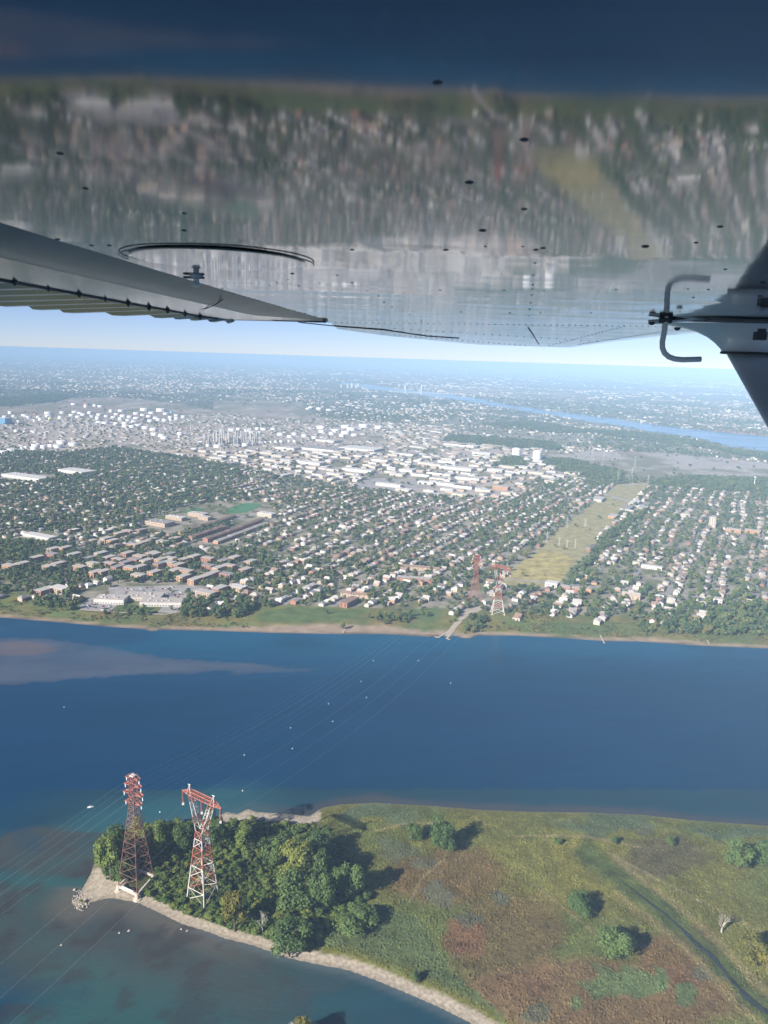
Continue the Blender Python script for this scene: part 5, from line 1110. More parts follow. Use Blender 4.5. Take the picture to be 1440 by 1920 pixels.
for i in range(min(nS, len(X))):
    rf = RW[i % 5]; key = (rf, i % 3); L, Wd, hh = ((34, 20, 6), (48, 26, 8), (24, 18, 6))[i % 3]; rz = BRZ+(math.pi/2 if rng.random() < .35 else 0); P = (X[i], Y[i], GZ+LAND)
    sx_, sy_ = proj(np.array(P)); lb = '%s %s-roofed %sshed %s of the industrial belt' % (('medium', 'long', 'small')[i % 3], RN[rf], 'suburb-side ' if sy_ > 880 else '', ('at the left end' if sx_ < 520 else 'left of the middle' if sx_ < 680 else 'right of the middle' if sx_ < 840 else 'at the right end')); s = rng.uniform(.8, 1.25)
    if key not in sp_: sp_[key] = box_thing('industrial_shed', lb, 'shed', P, (L, Wd, hh), ('wall_white', 'wall_cream', 'brick_tan')[i % 3], rf, rz, 'industrial sheds', 1, units=2)
    else: dup(sp_[key], P, rz, (s, s, 1), lb)
X, Y, refin = X[nS:], Y[nS:], refin[nS:]; n = len(X)
FRC = .64*np.array([(.80, .79, .77), (.62, .58, .54), (.5, .44, .39), (.34, .32, .32), (.78, .76, .74)])
if n: flat_stuff('far_shed_field', X, Y, rng.uniform(14, 60, n)*np.where(refin, .45, 1), rng.uniform(10, 24, n)*np.where(refin, .6, 1), rng.uniform(4, 9, n)*np.where(refin, .7, 1), np.full(n, BRZ), WC[rng.integers(0, 3, n)]*.8, FRC[rng.integers(5, size=n)], ('scattered small sheds of the refinery and far industry', 'sheds'))
u = rng.uniform(0, 1, 48000); Yf = 3200*(36000/3200)**(u**1.15); X = rng.uniform(-.66, .70, len(u))*Yf; qx, qy = proj(np.c_[X, Yf, np.full(len(u), GZ+LAND)])
t_ = np.interp(qx, [a for a, _ in TOPL], [b for _, b in TOPL])
band = fbm(X/1300, Yf/1100, 91); fine = fbm(X/260, Yf/260, 93)
p = sstep(.50, .62, band)*sstep(.45, .60, fine)*.6+.014
for gx_, gy_, rx_, ry_, am in ((330, 722, 210, 22, .8), (770, 765, 230, 26, .65), (1160, 800, 190, 24, .7), (1320, 790, 150, 20, .5), (90, 722, 120, 14, .4), (860, 722, 120, 6, .5)): p = np.maximum(p, am*np.exp(-((qx-gx_)/rx_)**2-((qy-gy_)/ry_)**2)*sstep(.36, .55, fine))
k = (qy < t_) & ~inpoly(qx, qy, INDUS) & ~inpoly(qx, qy, RIVER2) & ~near_any(qx, qy, OPEN+FOREST) & (rng.random(len(u)) < p); X, Y = X[k], Yf[k]; n = len(X); print('far roofs', n)
sc_ = np.clip(Y/6000, .75, 3.2)
flat_stuff('far_town', X, Y, rng.uniform(9, 24, n)*sc_*np.where(rng.random(n) < .12, 2.4, 1), rng.uniform(9, 16, n)*sc_, rng.uniform(5, 10, n)*np.sqrt(sc_), np.full(n, BRZ)+rng.normal(0, .15, n), WC[rng.integers(0, 3, n)], FRC[rng.integers(5, size=n)]*rng.uniform(.5, 1, (n, 1)), ('countless pale roofs of the far towns', 'town'))
# service roads of the industrial belt and the refinery
def zone_roads(axis, other, offs, sr, step, wd):
    for c in offs:
        pts = []
        for q in np.arange(*sr, step):
            p = axis*q+other*c; a, b_ = proj(np.array([p[0], p[1], GZ+LAND])); good = p[1] > 1500 and -120 < a < 1540 and inpoly(np.array([a]), np.array([b_]), INDUS)[0] and not near_any(np.array([a]), np.array([b_]), FOREST)[0]
            if good: pts.append(np.array([p[0], p[1], GZ+LAND+.3+.05*(axis is XDIR)]))
            if not good or q > sr[1]-step*1.5:
                if len(pts) > 4: strip('service_road', pts, wd, 'dirt_road')
                pts = []
zone_roads(SDIR, XDIR, np.arange(-3600, 1600, 310.0)+40, (1800, 5600), 40.0, 11)
zone_roads(XDIR, SDIR, np.arange(1800, 5600, 270.0), (-3800, 1800), 40.0, 10)
# car parks and yards: small vehicles
nv = 0
for poly, cnt in (([(150, 1140), (165, 1125), (215, 1135), (203, 1145)], 26), ([(210, 1104), (360, 1099), (366, 1108), (345, 1122), (280, 1118), (212, 1115)], 40)):
    for _ in range(cnt*6):
        x = rng.uniform(min(p_[0] for p_ in poly), max(p_[0] for p_ in poly)); y = rng.uniform(min(p_[1] for p_ in poly), max(p_[1] for p_ in poly))
        if not inpoly(x, y, poly) or cnt <= 0: continue
        cnt -= 1; P = at(x, y, Z+.05); cc = ('white_paint', 'roof_dark', 'steel_grey', 'roof_red', 'blue_clad')[nv % 5]; nm = ('white', 'black', 'grey', 'red', 'blue')[nv % 5]; nv += 1
        lb = '%s parked car in the %s car park of the shopping centre' % (nm, 'shore-side' if y > 1124 else 'rear')
        key = ('car', cc)
        if key not in sp_:
            o = thing('parked_car', lb, 'car', P, BRZ, 'cars parked at the shopping centre'); b = MB(); b.box((0, 0, .75), (4.5, 1.8, .7)); ob('body', b.me('body', cc), o); b = MB(); b.add([(-1.5, -.8, 1.1), (1.3, -.8, 1.1), (1.3, .8, 1.1), (-1.5, .8, 1.1), (-.9, -.7, 1.6), (.7, -.7, 1.6), (.7, .7, 1.6), (-.9, .7, 1.6)], [(4, 5, 6, 7), (0, 1, 5, 4), (1, 2, 6, 5), (2, 3, 7, 6), (3, 0, 4, 7)]); ob('cabin', b.me('cabin', 'window_glass'), o)
            for wx in (-1.4, 1.4):
                for wy in (-.85, .85): b = MB(); b.bar((wx, wy-.1, .35), (wx, wy+.1, .35), .35, 0, 8); ob('wheel', b.me('wheel', 'roof_dark'), o)
            sp_[key] = o
        else: dup(sp_[key], P, BRZ+rng.choice([0, math.pi/2]), None, lb)
# smaller line pylons
def small_pylon(x, y, hp, lb):
    P = gpos(x, y); h = hp/pxpm(P); o = thing('line_pylon', lb, 'pylon', P, BRZ); rr = .13
    for sx in (-1, 1):
        for sy in (-1, 1): b = MB(); b.bar((sx*h*.09, sy*h*.09, 0), (sx*h*.015, sy*h*.015, h), rr, 0, 4); ob('leg', b.me('leg', 'steel_pale'), o)
    b = MB()
    for k in range(5):
        f, g = k/5, (k+1)/5
        for s in (-1, 1):
            w0, w1_ = h*(.09-.075*f), h*(.09-.075*g); b.bar((-w0, s*w0, f*h), (w1_, s*w1_, g*h), rr*.6, 0, 3); b.bar((w0, s*w0, f*h), (-w1_, s*w1_, g*h), rr*.6, 0, 3)
    ob('bracing', b.me('bracing', 'steel_pale'), o)
    for f, L in ((.72, .2), (.84, .24), (.95, .16)): b = MB(); b.bar((-L*h, 0, f*h), (L*h, 0, f*h), rr, 0, 4); ob('cross_arm', b.me('cross_arm', 'steel_pale'), o)
for a in ((1025, 1020, 24, 'pale lattice pylon at the top left of the dry field'), (1048, 1024, 16, 'small pale pylon behind the dry field, left of three'), (1063, 1026, 14, 'small pale pylon behind the dry field, middle of three'), (1078, 1028, 18, 'small pale pylon behind the dry field, right of three'), (1063, 990, 20, 'pale pylon on the left edge of the grassy corridor'), (1097, 988, 15, 'faint pylon in the middle of the grassy corridor'), (1183, 912, 34, 'tall pale pylon where the highway passes the corridor'), (1158, 906, 22, 'pale pylon left of the tall one by the highway'), (1110, 868, 26, 'faint pylon on the bare quarry ground'), (1130, 875, 30, 'faint tall pylon at the wood edge by the quarry'), (1190, 880, 24, 'faint pylon over the quarry ground'), (1215, 906, 16, 'small pylon right of the highway crossing')): small_pylon(*a)
P = gpos(1414, 912); h = 16/pxpm(P); o = thing('light_mast', 'white mast standing by the highway near the right edge', 'mast', P); b = MB(); b.bar((0, 0, 0), (0, 0, h), 1.3, 0, 8, .9); ob('pole', b.me('pole', 'white_paint'), o); b = MB(); b.box((0, 0, h), (8, 3, 2)); ob('lamp_head', b.me('lamp_head', 'white_paint'), o)
# far bridge and towers
A, B = gpos(735, 737), gpos(850, 741); o = thing('river_bridge', 'far cable bridge with two pale towers over the back river', 'bridge', (A+B)/2, math.atan2(B[1]-A[1], B[0]-A[0])); L = np.linalg.norm((B-A)[:2])
b = MB(); b.box((0, 0, 16), (L, 26, 5)); ob('deck', b.me('deck', 'steel_pale'), o)
for f in (-.28, -.02):
    b = MB()
    for s in (-1, 1): b.bar((f*L, s*15, -2), (f*L, s*13, 95), 7, 0, 4)
    b.box((f*L, 0, 80), (8, 26, 6)); ob('bridge_tower', b.me('bridge_tower', 'tank_white'), o)
    b = MB()
    for q in (.04, .08, .12):
        for s in (-1, 1): b.bar((f*L, 0, 92), ((f+s*q)*L, 0, 18), 1.2, 0, 3)
    ob('stay_cable', b.me('stay_cable', 'steel_pale'), o)
for k, (x, y, hp) in enumerate(((652, 728, 7), (660, 727, 8), (668, 728, 6), (672, 726, 7), (640, 727, 6), (308, 694, 5), (327, 694, 5), (333, 694, 5), (339, 694, 4), (245, 686, 4), (1152, 727, 4), (160, 690, 4))):
    P = gpos(x, y); h = hp/pxpm(P); o = thing('apartment_tower', 'pale apartment tower beside the far end of the back river' if 600 < x < 700 else 'tiny pale high-rise on the hazy plain near the horizon', 'tower', P, BRZ, 'far apartment towers'); b = MB(); b.box((0, 0, h/2), (h*.45, h*.35, h), bottom=False); ob('wall', b.me('wall', 'wall_cream'), o); b = MB(); b.box((0, 0, h+.3), (h*.2, h*.2, h*.1)); ob('roof_house', b.me('roof_house', 'roof_pale'), o)
# low far hills on the horizon
V = []; F = []
xs = np.linspace(-46000, 48000, 160)
for j, (yy, hf_) in enumerate(((56000, 0.0), (60000, 1.0), (66000, .6))):
    for i, x in enumerate(xs): V.append((x, yy, GZ-5+hf_*(40+170*float(fbm(np.array(x/9000.), np.array(.3), 97))**2*np.exp(-((x-6000)/30000)**2))))
nn = len(xs)
for j in range(2): F += [(j*nn+i, j*nn+i+1, (j+1)*nn+i+1, (j+1)*nn+i) for i in range(nn-1)]
mat('hill', (.05, .075, .045), .95, noise=.2, nscale=.001)
tag(ob('hills', mesh('hills', V, F, 'hill', True)), kind='structure')

# ------------------------------------------------------------------ the aeroplane: wing underside, flap, strut
def wing_mat():
    m = bpy.data.materials.new('polished_skin'); m.use_nodes = True; n = m.node_tree; b = n.nodes['Principled BSDF']
    b.inputs['Metallic'].default_value = 1.0
    tc = n.nodes.new('ShaderNodeTexCoord'); t = n.nodes.new('ShaderNodeTexNoise'); t.inputs['Scale'].default_value = 7; t.inputs['Detail'].default_value = 5
    n.links.new(tc.outputs['Object'], t.inputs['Vector'])
    cr = n.nodes.new('ShaderNodeValToRGB'); cr.color_ramp.elements[0].position = .36; cr.color_ramp.elements[0].color = (.15, .18, .23, 1); cr.color_ramp.elements[1].position = .62; cr.color_ramp.elements[1].color = (.24, .255, .29, 1)
    mpw = n.nodes.new('ShaderNodeMapping'); mpw.inputs['Scale'].default_value = (2.2, 26, 1); n.links.new(tc.outputs['Object'], mpw.inputs[0])
    t3 = n.nodes.new('ShaderNodeTexNoise'); t3.inputs['Scale'].default_value = 1.0; t3.inputs['Detail'].default_value = 6; n.links.new(mpw.outputs[0], t3.inputs['Vector'])
    av = n.nodes.new('ShaderNodeMath'); av.operation = 'MULTIPLY_ADD'; av.inputs[1].default_value = .5; hv_ = n.nodes.new('ShaderNodeMath'); hv_.operation = 'MULTIPLY'; hv_.inputs[1].default_value = .5
    n.links.new(t.outputs['Fac'], hv_.inputs[0]); n.links.new(t3.outputs['Fac'], av.inputs[0]); n.links.new(hv_.outputs[0], av.inputs[2])
    n.links.new(av.outputs[0], cr.inputs[0]); n.links.new(cr.outputs[0], b.inputs['Base Color'])
    rr_ = n.nodes.new('ShaderNodeMapRange'); rr_.inputs['From Min'].default_value = .35; rr_.inputs['From Max'].default_value = .65; rr_.inputs['To Min'].default_value = .08; rr_.inputs['To Max'].default_value = .04; n.links.new(av.outputs[0], rr_.inputs['Value']); n.links.new(rr_.outputs[0], b.inputs['Roughness'])
    M['polished_skin'] = m
wing_mat()
mat('painted_skin', (.20, .225, .22), .30, spec=.45, noise=.3, nscale=5)
mat('strut_paint', (.80, .86, .93), .28, spec=.9, noise=.09, nscale=9)
mat('flap_pale', (.62, .64, .66), .35, spec=.5, noise=.08, nscale=9)
mat('flap_corr', (.46, .48, .50), .22, metal=.8, noise=.08, nscale=9)
mat('flap_skin', (.42, .42, .44), .11, metal=1.0, noise=.12, nscale=9)
mat('rivet_dark', (.10, .11, .13), .6)
mat('rubber', (.085, .09, .10), .6)
mat('tube_metal', (.80, .82, .84), .4)
plane = thing('aeroplane_wing', 'polished metal underside of an aeroplane wing with its strut, filling the top of the picture', 'aeroplane', (0, 0, 0))
def skin_z(X, Y):
    z = np.interp(Y, [-2, .2, .45, .7, 1.0, 1.4, 2.0, 2.75, 4.0, 5.3], [.172, .146, .139, .1345, .131, .128, .1255, .1225, .110, .1015])
    return z
def smooth_z(Y):
    ys = np.linspace(-.1, .1, 9); return np.mean([skin_z(0, np.asarray(Y)+a*np.maximum(.4, np.asarray(Y))*1.2) for a in ys], 0)
def le(Y): return 1.33+(5.2-Y)*.09
TE = [(-900, 455, .80), (-500, 505, 1.0), (-200, 545, 1.25), (0, 567, 1.55), (151, 584, 1.85), (327, 594, 2.3), (431, 603, 2.65), (620, 622, 3.4), (720, 630, 4.0), (880, 645, 5.0)]
TEp = np.array([atY(*q) for q in TE])
def skin_rear(Y): return np.interp(Y, [-1.5, .3, .87, 2.77, 3.4, 4.0, 5.0, 5.3], [-.63, -.49, -.43, -.215, TEp[7][0]+.03, TEp[8][0]+.02, TEp[9][0]+.02, TEp[9][0]+.25])
ys = np.r_[np.linspace(-1.2, .2, 12), np.linspace(.22, 2.75, 330), np.linspace(2.76, 5.27, 170)]
us = np.linspace(0, 1, 150)
U, YS = np.meshgrid(us, ys)
XS = skin_rear(YS)*(1-U)+(le(YS))*U
zz = smooth_z(YS)
# oil-canning: shallow dents between the ribs and along the rivet lines
amp = sstep(.25, 1.2, YS)*1.0
zz = zz+amp*(.00050*(fbm(XS/.20, YS/.22, 101, 2)-.5)+.00008*(fbm(XS/.035, YS/.07, 103, 2)-.5))*np.clip(YS/1.6, .35, 1)
zz = zz+sstep(1.0, 1.6, YS)*.00075*(fbm(XS/.30, YS/.10, 107, 2)-.5)+sstep(.5, 1.0, YS)*.00010*(fbm(XS/.06, YS/.05, 109, 2)-.5)+sstep(1.2, 1.7, YS)*.00016*(fbm(XS/.09, YS/.06, 111, 2)-.5)
for ry in (1.0, 1.62, 2.2, 2.75, 3.4, 4.1): zz = zz-.00030*np.exp(-((YS-ry-.01*np.sin(XS*9))/.05)**2)*(1+.5*np.sin(XS*40))
zz = zz-.00035*np.exp(-((XS-.50-(YS-2.75)*.1)/.02)**2)*(YS > 1.0)
# the tip curls up, and leading edge rounds upward
zz = zz+np.where(U > .70, ((U-.70)/.30)**2*.075*np.clip((6.4-YS)/2.4, .35, 1), 0)+np.where(YS > 5.1, ((YS-5.1)/.17)**2*.012, 0)
nr, nc = XS.shape; ii = np.arange(nr*nc).reshape(nr, nc)
Q = np.stack([ii[:-1, :-1], ii[1:, :-1], ii[1:, 1:], ii[:-1, 1:]], -1).reshape(-1, 4)
ob('lower_skin', npmesh('lower_skin', np.stack([XS, YS, zz], -1).reshape(-1, 3), Q, 'polished_skin', True), plane)
def skinpt(x, y):          # where the sight line of a picture point meets the lower skin
    d = ray(x, y); z = .125
    for _ in range(6):
        p = d*(z/d[2]); z = float(smooth_z(np.array(p[1])))
    return d*(z/d[2])
# top skin closes the wing and keeps the sun off
ys2 = np.linspace(-1.2, 5.27, 30); us2 = np.linspace(0, 1, 12); U2, Y2 = np.meshgrid(us2, ys2)
rearx = np.interp(Y2, TEp[:, 1], TEp[:, 0]); rearx = np.where(Y2 < TEp[0, 1], TEp[0, 0]+(Y2-TEp[0, 1])*.11, rearx)
rearx = np.where(Y2 < 2.6, np.minimum(skin_rear(Y2)-.30, rearx+.05), rearx+.03)
zr = .135+0*Y2
X2 = rearx*(1-U2)+(le(Y2)+.01)*U2; Z2 = .142+.055*U2+.14*np.sin(np.pi*np.clip(U2, 0, 1)**.7)*np.clip(1.15-Y2*.06, .8, 1.2)*np.clip((5.5-Y2)/1.5, .15, 1)
nr, nc = X2.shape; ii = np.arange(nr*nc).reshape(nr, nc); Q = np.stack([ii[:-1, :-1], ii[:-1, 1:], ii[1:, 1:], ii[1:, :-1]], -1).reshape(-1, 4)
ob('upper_skin', npmesh('upper_skin', np.stack([X2, Y2, Z2], -1).reshape(-1, 3), Q, 'painted_skin', True), plane)
# flap between the rear edge of the skin and the trailing edge
HG = [(-900, 270, .60), (-300, 470, .97), (27, 529, 1.36), (148, 551, 1.6), (240, 568, 1.85), (314, 581, 2.1), (375, 593, 2.4), (409, 597, 2.5), (612, 603, 2.72)]
HGp = np.array([atY(*q) for q in HG])
NS = 160
def along(Pn, t):
    s = np.r_[0, np.cumsum(np.linalg.norm(np.diff(Pn, axis=0), axis=1))]; s = s/s[-1]
    return np.stack([np.interp(t, s, Pn[:, k]) for k in range(3)], -1)
L1 = np.array([[float(skin_rear(np.array(y_))), y_, float(smooth_z(np.array(y_)))] for y_ in np.linspace(.35, 2.77, 60)])
t = np.linspace(0, 1, NS); a = along(L1, t); hgp = along(HGp, t)
vs = np.linspace(0, 1, 24); G = np.zeros((NS, 24, 3))
for j, v in enumerate(vs):
    G[:, j] = a*(1-v)+hgp*v; G[:, j, 2] += .004*(1-v)**3-.010*np.sin(np.pi*min(1, v*2.0+.04))*np.clip(1.25-.25*a[:, 1], .2, 1)
ii = np.arange(NS*24).reshape(NS, 24); Q = np.stack([ii[:-1, :-1], ii[:-1, 1:], ii[1:, 1:], ii[1:, :-1]], -1).reshape(-1, 4)
Qg = Q.reshape(NS-1, 23, 4)
fl = ob('flap', npmesh('flap', G.reshape(-1, 3), Qg[:, 12:].reshape(-1, 4), 'flap_skin', True), plane)
ob('flap_nose', npmesh('flap_nose', G.reshape(-1, 3), Qg[:, :12].reshape(-1, 4), 'painted_skin', True), fl)
# corrugated rear part: beads run along the chord
TEf = along(TEp[:7], t); NV = 10; G = np.zeros((NS*4, NV, 3)); t4 = np.linspace(0, 1, NS*4)
PR = [((-300, 470, .97), (-1500, 440, .62)), ((27, 529, 1.36), (-330, 529, 1.12)), ((148, 551, 1.6), (-150, 551, 1.32)), ((240, 568, 1.85), (4, 568, 1.56)), ((314, 581, 2.1), (125, 581, 1.80)), ((375, 593, 2.4), (300, 592, 2.22)), ((409, 597, 2.5), (362, 597, 2.42)), ((440, 603, 2.6), (431, 603, 2.65))]
tk = np.linspace(0, 1, len(PR)); a4 = np.stack([np.interp(t4, tk, [atY(*p[0])[k] for p in PR]) for k in range(3)], -1); b4 = np.stack([np.interp(t4, tk, [atY(*p[1])[k] for p in PR]) for k in range(3)], -1)
tri_w = np.abs(((t4*14) % 1)-.5)*2; bead = np.clip((tri_w-.45)*3.5, 0, 1)
a4 = a4+(a4-b4)*.06+np.array([0, 0, .007])
for j, v in enumerate(np.linspace(0, 1, NV)):
    G[:, j] = a4*(1-v)+b4*v; G[:, j, 2] -= .0065*bead*np.clip(v*6+.5, 0, 1)
ii = np.arange(NS*4*NV).reshape(NS*4, NV); Q = np.stack([ii[:-1, :-1], ii[:-1, 1:], ii[1:, 1:], ii[1:, :-1]], -1).reshape(-1, 4)
ob('corrugated_panel', npmesh('corrugated_panel', G.reshape(-1, 3), Q, 'flap_corr', False), fl)
b = MB(); b.tube([p-np.array([0, 0, .001]) for p in HGp[1:8]], .0022, 5); ob('hinge_line', b.me('hinge_line', 'rivet_dark'), fl)
for px_, py_ in ((27, 529), (90, 540), (148, 551), (197, 559), (240, 568), (279, 576), (314, 581), (347, 587), (375, 593)):
    Yh = float(np.interp(px_, [q[0] for q in HG], [q[2] for q in HG])); c = atY(px_, py_, Yh-.01); s = .0052*Yh/1.5; b = MB()
    b.add([c+np.array(v)*s for v in ((-1.3, 0, .6), (1.3, 0, .6), (0, 0, -1.5), (-1.0, 2, .6), (1.0, 2, .6), (0, 2, -.8))], [(0, 2, 1), (0, 3, 5, 2), (2, 5, 4, 1), (0, 1, 4, 3), (3, 4, 5)]); ob('bead_end', b.me('bead_end', 'rivet_dark'), fl)
b = MB(); pts = [skinpt(x, y)-np.array([0, 0, .012]) for x, y in ((345, 573), (385, 570), (402, 563), (418, 551))]
b.tube(pts, .0012, 5); ob('panel_seam', b.me('panel_seam', 'rivet_dark'), fl)
# seams of the outer panel
for pts_ in ([(990, 614), (1000, 628), (1010, 645)], [(562, 604), (640, 612), (720, 618), (800, 630), (860, 634)]):
    b = MB(); b.tube([skinpt(x, y)-np.array([0, 0, .001]) for x, y in pts_], .0020, 5); ob('panel_seam', b.me('panel_seam', 'rivet_dark'), plane)
b = MB(); b.tube([skinpt(x, y)-np.array([0, 0, .002]) for x, y in ((409, 597.5), (480, 599), (560, 601), (612, 603))], .0025, 5); ob('panel_seam', b.me('panel_seam', 'rivet_dark'), plane)
# rivets and screws
def rivet(P, r):
    b = MB(); b.lathe([(r, .0), (r*.92, -r*.22), (r*.55, -r*.42), (r*.1, -r*.5)], 10); return b.me('rivet', 'rivet_dark', True)
rme = rivet(None, 1.0)
RV = [(257, 479, 10), (478, 482, 12), (548, 513, 8), (160, 353, 10), (113, 288, 12), (820, 155, 16), (983, 262, 15), (880, 342, 14), (983, 392, 10), (905, 432, 12), (836, 468, 10), (910, 462, 6), (980, 462, 6), (1005, 468, 9), (1018, 465, 9), (1003, 493, 8), (1000, 516, 6), (999, 534, 5), (998, 542, 5), (997, 553, 5), (995, 568, 5), (993, 580, 5), (991, 592, 4), (1210, 462, 12), (1305, 455, 8), (1350, 425, 10), (1155, 543, 6), (945, 544, 5), (825, 544, 5), (345, 400, 8), (345, 432, 9), (108, 448, 10), (120, 459, 8), (172, 460, 8), (205, 460, 8), (660, 468, 8), (545, 473, 7), (498, 467, 6), (480, 462, 6), (415, 461, 6), (1060, 500, 4), (865, 585, 4), (720, 567, 4), (735, 576, 4), (755, 583, 4), (775, 583, 4), (768, 590, 4), (790, 602, 4), (956, 587, 4), (1013, 587, 4), (1205, 587, 4), (1275, 585, 4), (1108, 587, 4), (1300, 558, 6), (1328, 543, 7), (1290, 542, 6), (1360, 505, 8), (660, 530, 5), (632, 516, 5), (600, 532, 4), (583, 540, 4), (540, 524, 4), (520, 530, 5), (485, 530, 4), (462, 529, 4), (505, 535, 4), (560, 536, 5), (390, 536, 4), (425, 536, 4), (455, 540, 4), (688, 545, 4), (710, 555, 4), (1020, 545, 5), (1430, 530, 12), (1425, 555, 10)]
for x, y, wd in RV:
    P = skinpt(x, y); r = wd/2/FPX*P[1]*(1.25 if y < 480 else 1.0); ob('rivet', rme, plane, P-np.array([0, 0, -.0004]), 0, (r, r, r*.9))
b = MB()
rows_ = []
for (x0, y0), (x1, y1), n_ in (((560, 604), (1240, 612), 60), ((600, 608), (860, 634), 26), ((740, 628), (985, 648), 26), ((1085, 646), (1240, 622), 34), ((740, 616), (1120, 640), 26), ((420, 546), (600, 596), 20), ((1030, 648), (1170, 612), 22)):
    for k in range(n_): f = (k+rng.uniform(-.05, .05))/(n_-1); rows_.append((x0+(x1-x0)*f, y0+(y1-y0)*f))
for x, y in rows_:
    P = skinpt(x, y); r = 1.35/FPX*P[1]; b.lathe([(r, .001), (r*.9, -r*.3), (r*.2, -r*.5)], 6, tuple(P))
tag(ob('rivet_row', b.me('rivet_row', 'rivet_dark', True), plane), kind='stuff')
# round inspection cover rim, drain valve
c = skinpt(410, 486); b = MB()
ring = [c+np.array([math.cos(a_)*.134, math.sin(a_)*.128, -.002]) for a_ in np.linspace(-math.pi-.12, .14, 40)]
b.tube(ring, .0010, 6); ob('inspection_rim', b.me('inspection_rim', 'painted_skin', True), plane)
b = MB(); b.lathe([(.122, .0), (.122, -.0015), (.118, -.002)], 40, tuple(c)); ob('inspection_cover', b.me('inspection_cover', 'polished_skin', False), plane)
c = skinpt(368, 517); b = MB(); b.lathe([(.012, .001), (.012, -.003), (.005, -.004), (.005, -.012), (.008, -.013), (.006, -.018)], 12, tuple(c)); dv = ob('drain_valve', b.me('drain_valve', 'tube_metal'), plane)
b = MB(); b.box(tuple(c-np.array([0.004, 0, .003])), (.034, .012, .003)); ob('valve_plate', b.me('valve_plate', 'rivet_dark'), dv)
# strut and its fairing
K = .80
SA = atY(1363, 664, 2.62*K); SB = atY(1441, 803, 2.22*K); dS = (SB-SA)/np.linalg.norm(SB-SA)
def ell(cx, cy, cz, rx, ry, n=28): return [np.array([cx+rx*math.cos(2*math.pi*k/n), cy+ry*math.sin(2*math.pi*k/n), cz]) for k in range(n)]
CH = .085*K
V = []; F = []; nE = 28
for k in range(12):
    P = SA+dS*(k*.16-.02)+np.array([CH, 0, 0]); V += ell(P[0], P[1], P[2], CH, .034)
for k in range(11): F += [(k*nE+j, (k+1)*nE+j, (k+1)*nE+(j+1) % nE, k*nE+(j+1) % nE) for j in range(nE)]
st = ob('strut', mesh('strut', V, F, 'strut_paint', True), plane)
FP = [(1355, 662, 0), (1352, 654, .1), (1342, 643, .3), (1328, 632, .5), (1308, 622, .75), (1285, 615, .95), (1258, 609.5, 1.1), (1236, 606, 1.2)]
V = []; F = []; 
wz = float(smooth_z(np.array(2.7*K)))
for q, (x, y, e) in enumerate(FP):
    f = q/(len(FP)-1); Yc = (2.62+.10*f)*K; p = atY(x, y, Yc-.0); rx = CH+.012+.20*f**1.4; V += ell(p[0]+rx, Yc, min(p[2], wz-.0005) if q == len(FP)-1 else p[2], rx, .045+.10*f**1.5)
for q in range(len(FP)-1): F += [(q*nE+j, q*nE+(j+1) % nE, (q+1)*nE+(j+1) % nE, (q+1)*nE+j) for j in range(nE)]
fa = ob('strut_fairing', mesh('strut_fairing', V, F, 'strut_paint', True), st)
p = atY(1355, 661, 2.62*K); b = MB(); b.tube([np.array(v)+np.array([0, 0, 0]) for v in ell(p[0]+CH+.010, 2.62*K, p[2], CH+.012, .046, 40)]+[np.array([p[0]+2*CH+.022, 2.62*K, p[2]])], .0035, 6); ob('cuff_lip', b.me('cuff_lip', 'rubber', True), st)
c = atY(1425, 630, 2.50*K); b = MB(); b.box(tuple(c), (.026, .02, .020)); b.box(tuple(c+np.array([.002, -.002, .012])), (.015, .015, .012)); ob('clamp_bolt', b.me('clamp_bolt', 'rubber'), st)
A_ = atY(1216, 604, 2.63*K); B_ = atY(1446, 588, 2.60*K); b = MB()
for dz, rr in ((0, .006),): b.tube([A_, A_*.5+B_*.5+np.array([0, 0, .001]), B_], rr, 8)
ob('fairing_flange', b.me('fairing_flange', 'strut_paint', True), st)
b = MB(); b.tube([A_+np.array([.04, -.01, .006]), B_+np.array([0, -.012, .007])], .0028, 6); ob('fairing_seal', b.me('fairing_seal', 'rubber', True), st)
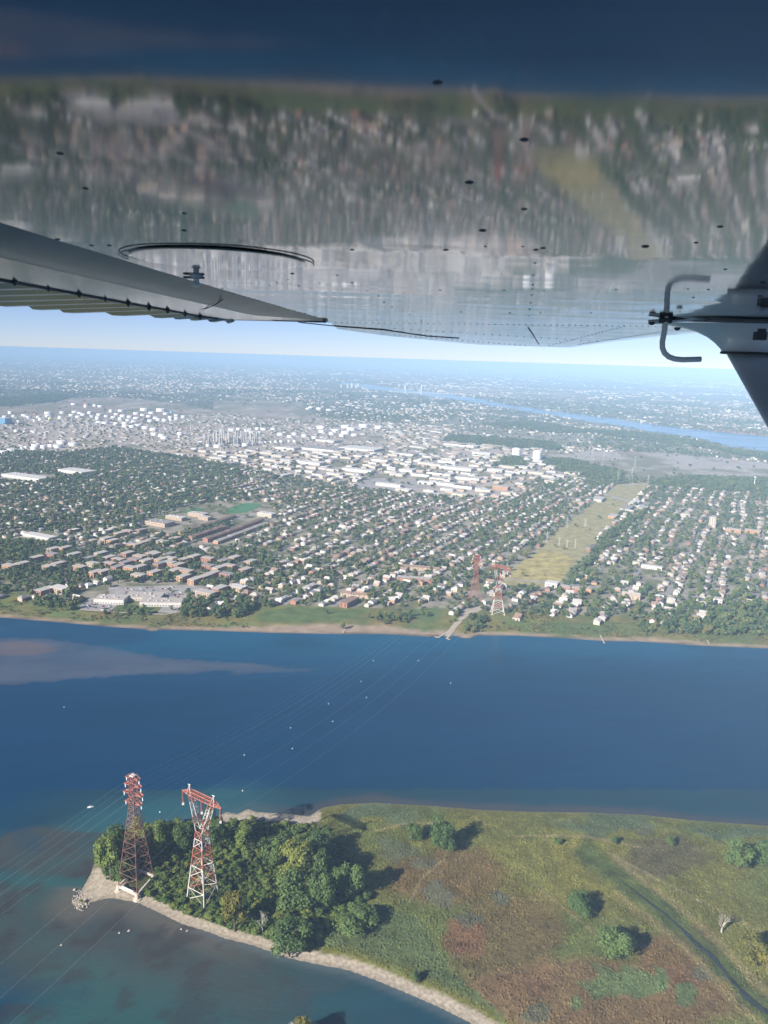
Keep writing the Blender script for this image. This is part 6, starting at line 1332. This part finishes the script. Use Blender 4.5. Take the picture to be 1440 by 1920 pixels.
for x, y in ((1222, 606), (1270, 616), (1272, 594)):
    c = atY(x, y, 2.6*K); b = MB(); b.lathe([(.008, .003), (.008, -.002), (.003, -.005)], 10, tuple(c)); ob('fairing_screw', b.me('fairing_screw', 'rubber', True), st)
vt = [(1250, 585), (1248, 600), (1246, 620), (1242, 640), (1242, 652), (1246, 662), (1254, 669), (1265, 673), (1280, 674.5), (1297, 674), (1314, 673.5)]
b = MB(); b.tube([atY(x, y, 2.56*K) for x, y in vt], .0088*K, 12); ve = ob('fuel_vent_tube', b.me('fuel_vent_tube', 'tube_metal', True), plane)
c = atY(1248, 600, 2.56*K); b = MB(); b.tube([c+np.array([-.015, 0, 0]), c+np.array([.015, 0, 0])], .0085, 10); ob('vent_clamp', b.me('vent_clamp', 'rubber', True), ve)

# ------------------------------------------------------------------ haze: one box of air round everything
b = MB(); zt, zb = .6, GZ-20; b.box((0, 24000, (zt+zb)/2), (150000, 110000, zt-zb))
hm = bpy.data.materials.new('haze'); hm.use_nodes = True; hn = hm.node_tree; hn.nodes.clear()
ho = hn.nodes.new('ShaderNodeOutputMaterial'); hv = hn.nodes.new('ShaderNodeVolumePrincipled'); hv.inputs['Density'].default_value = HAZE; hv.inputs['Color'].default_value = (*HAZE_COL, 1); hv.inputs['Anisotropy'].default_value = -0.3
hn.links.new(hv.outputs[0], ho.inputs['Volume']); M['haze'] = hm
tag(ob('haze', b.me('haze', 'haze')), 'pale blue haze in the air over the plain', 'haze', kind='stuff')

# look-alikes that stand in a row get their place in that row
ORD = ['first', 'second', 'third', 'fourth', 'fifth', 'sixth', 'seventh', 'eighth', 'ninth', 'tenth', 'eleventh', 'twelfth', 'thirteenth', 'fourteenth', 'fifteenth', 'sixteenth', 'seventeenth', 'eighteenth']
same = {}
for o in sc.objects:
    if o.parent is None and 'label' in o and o.get('group') and o.get('category') in ('house', 'shed', 'storage tank', 'apartment block', 'tower', 'car'): same.setdefault(o['label'], []).append(o)
for lb, os_ in same.items():
    if 2 <= len(os_) <= 18:
        os_.sort(key=lambda o: float(proj(np.array(o.location))[0]))
        for k, o in enumerate(os_): o['label'] = lb+', %s from left' % ORD[k]
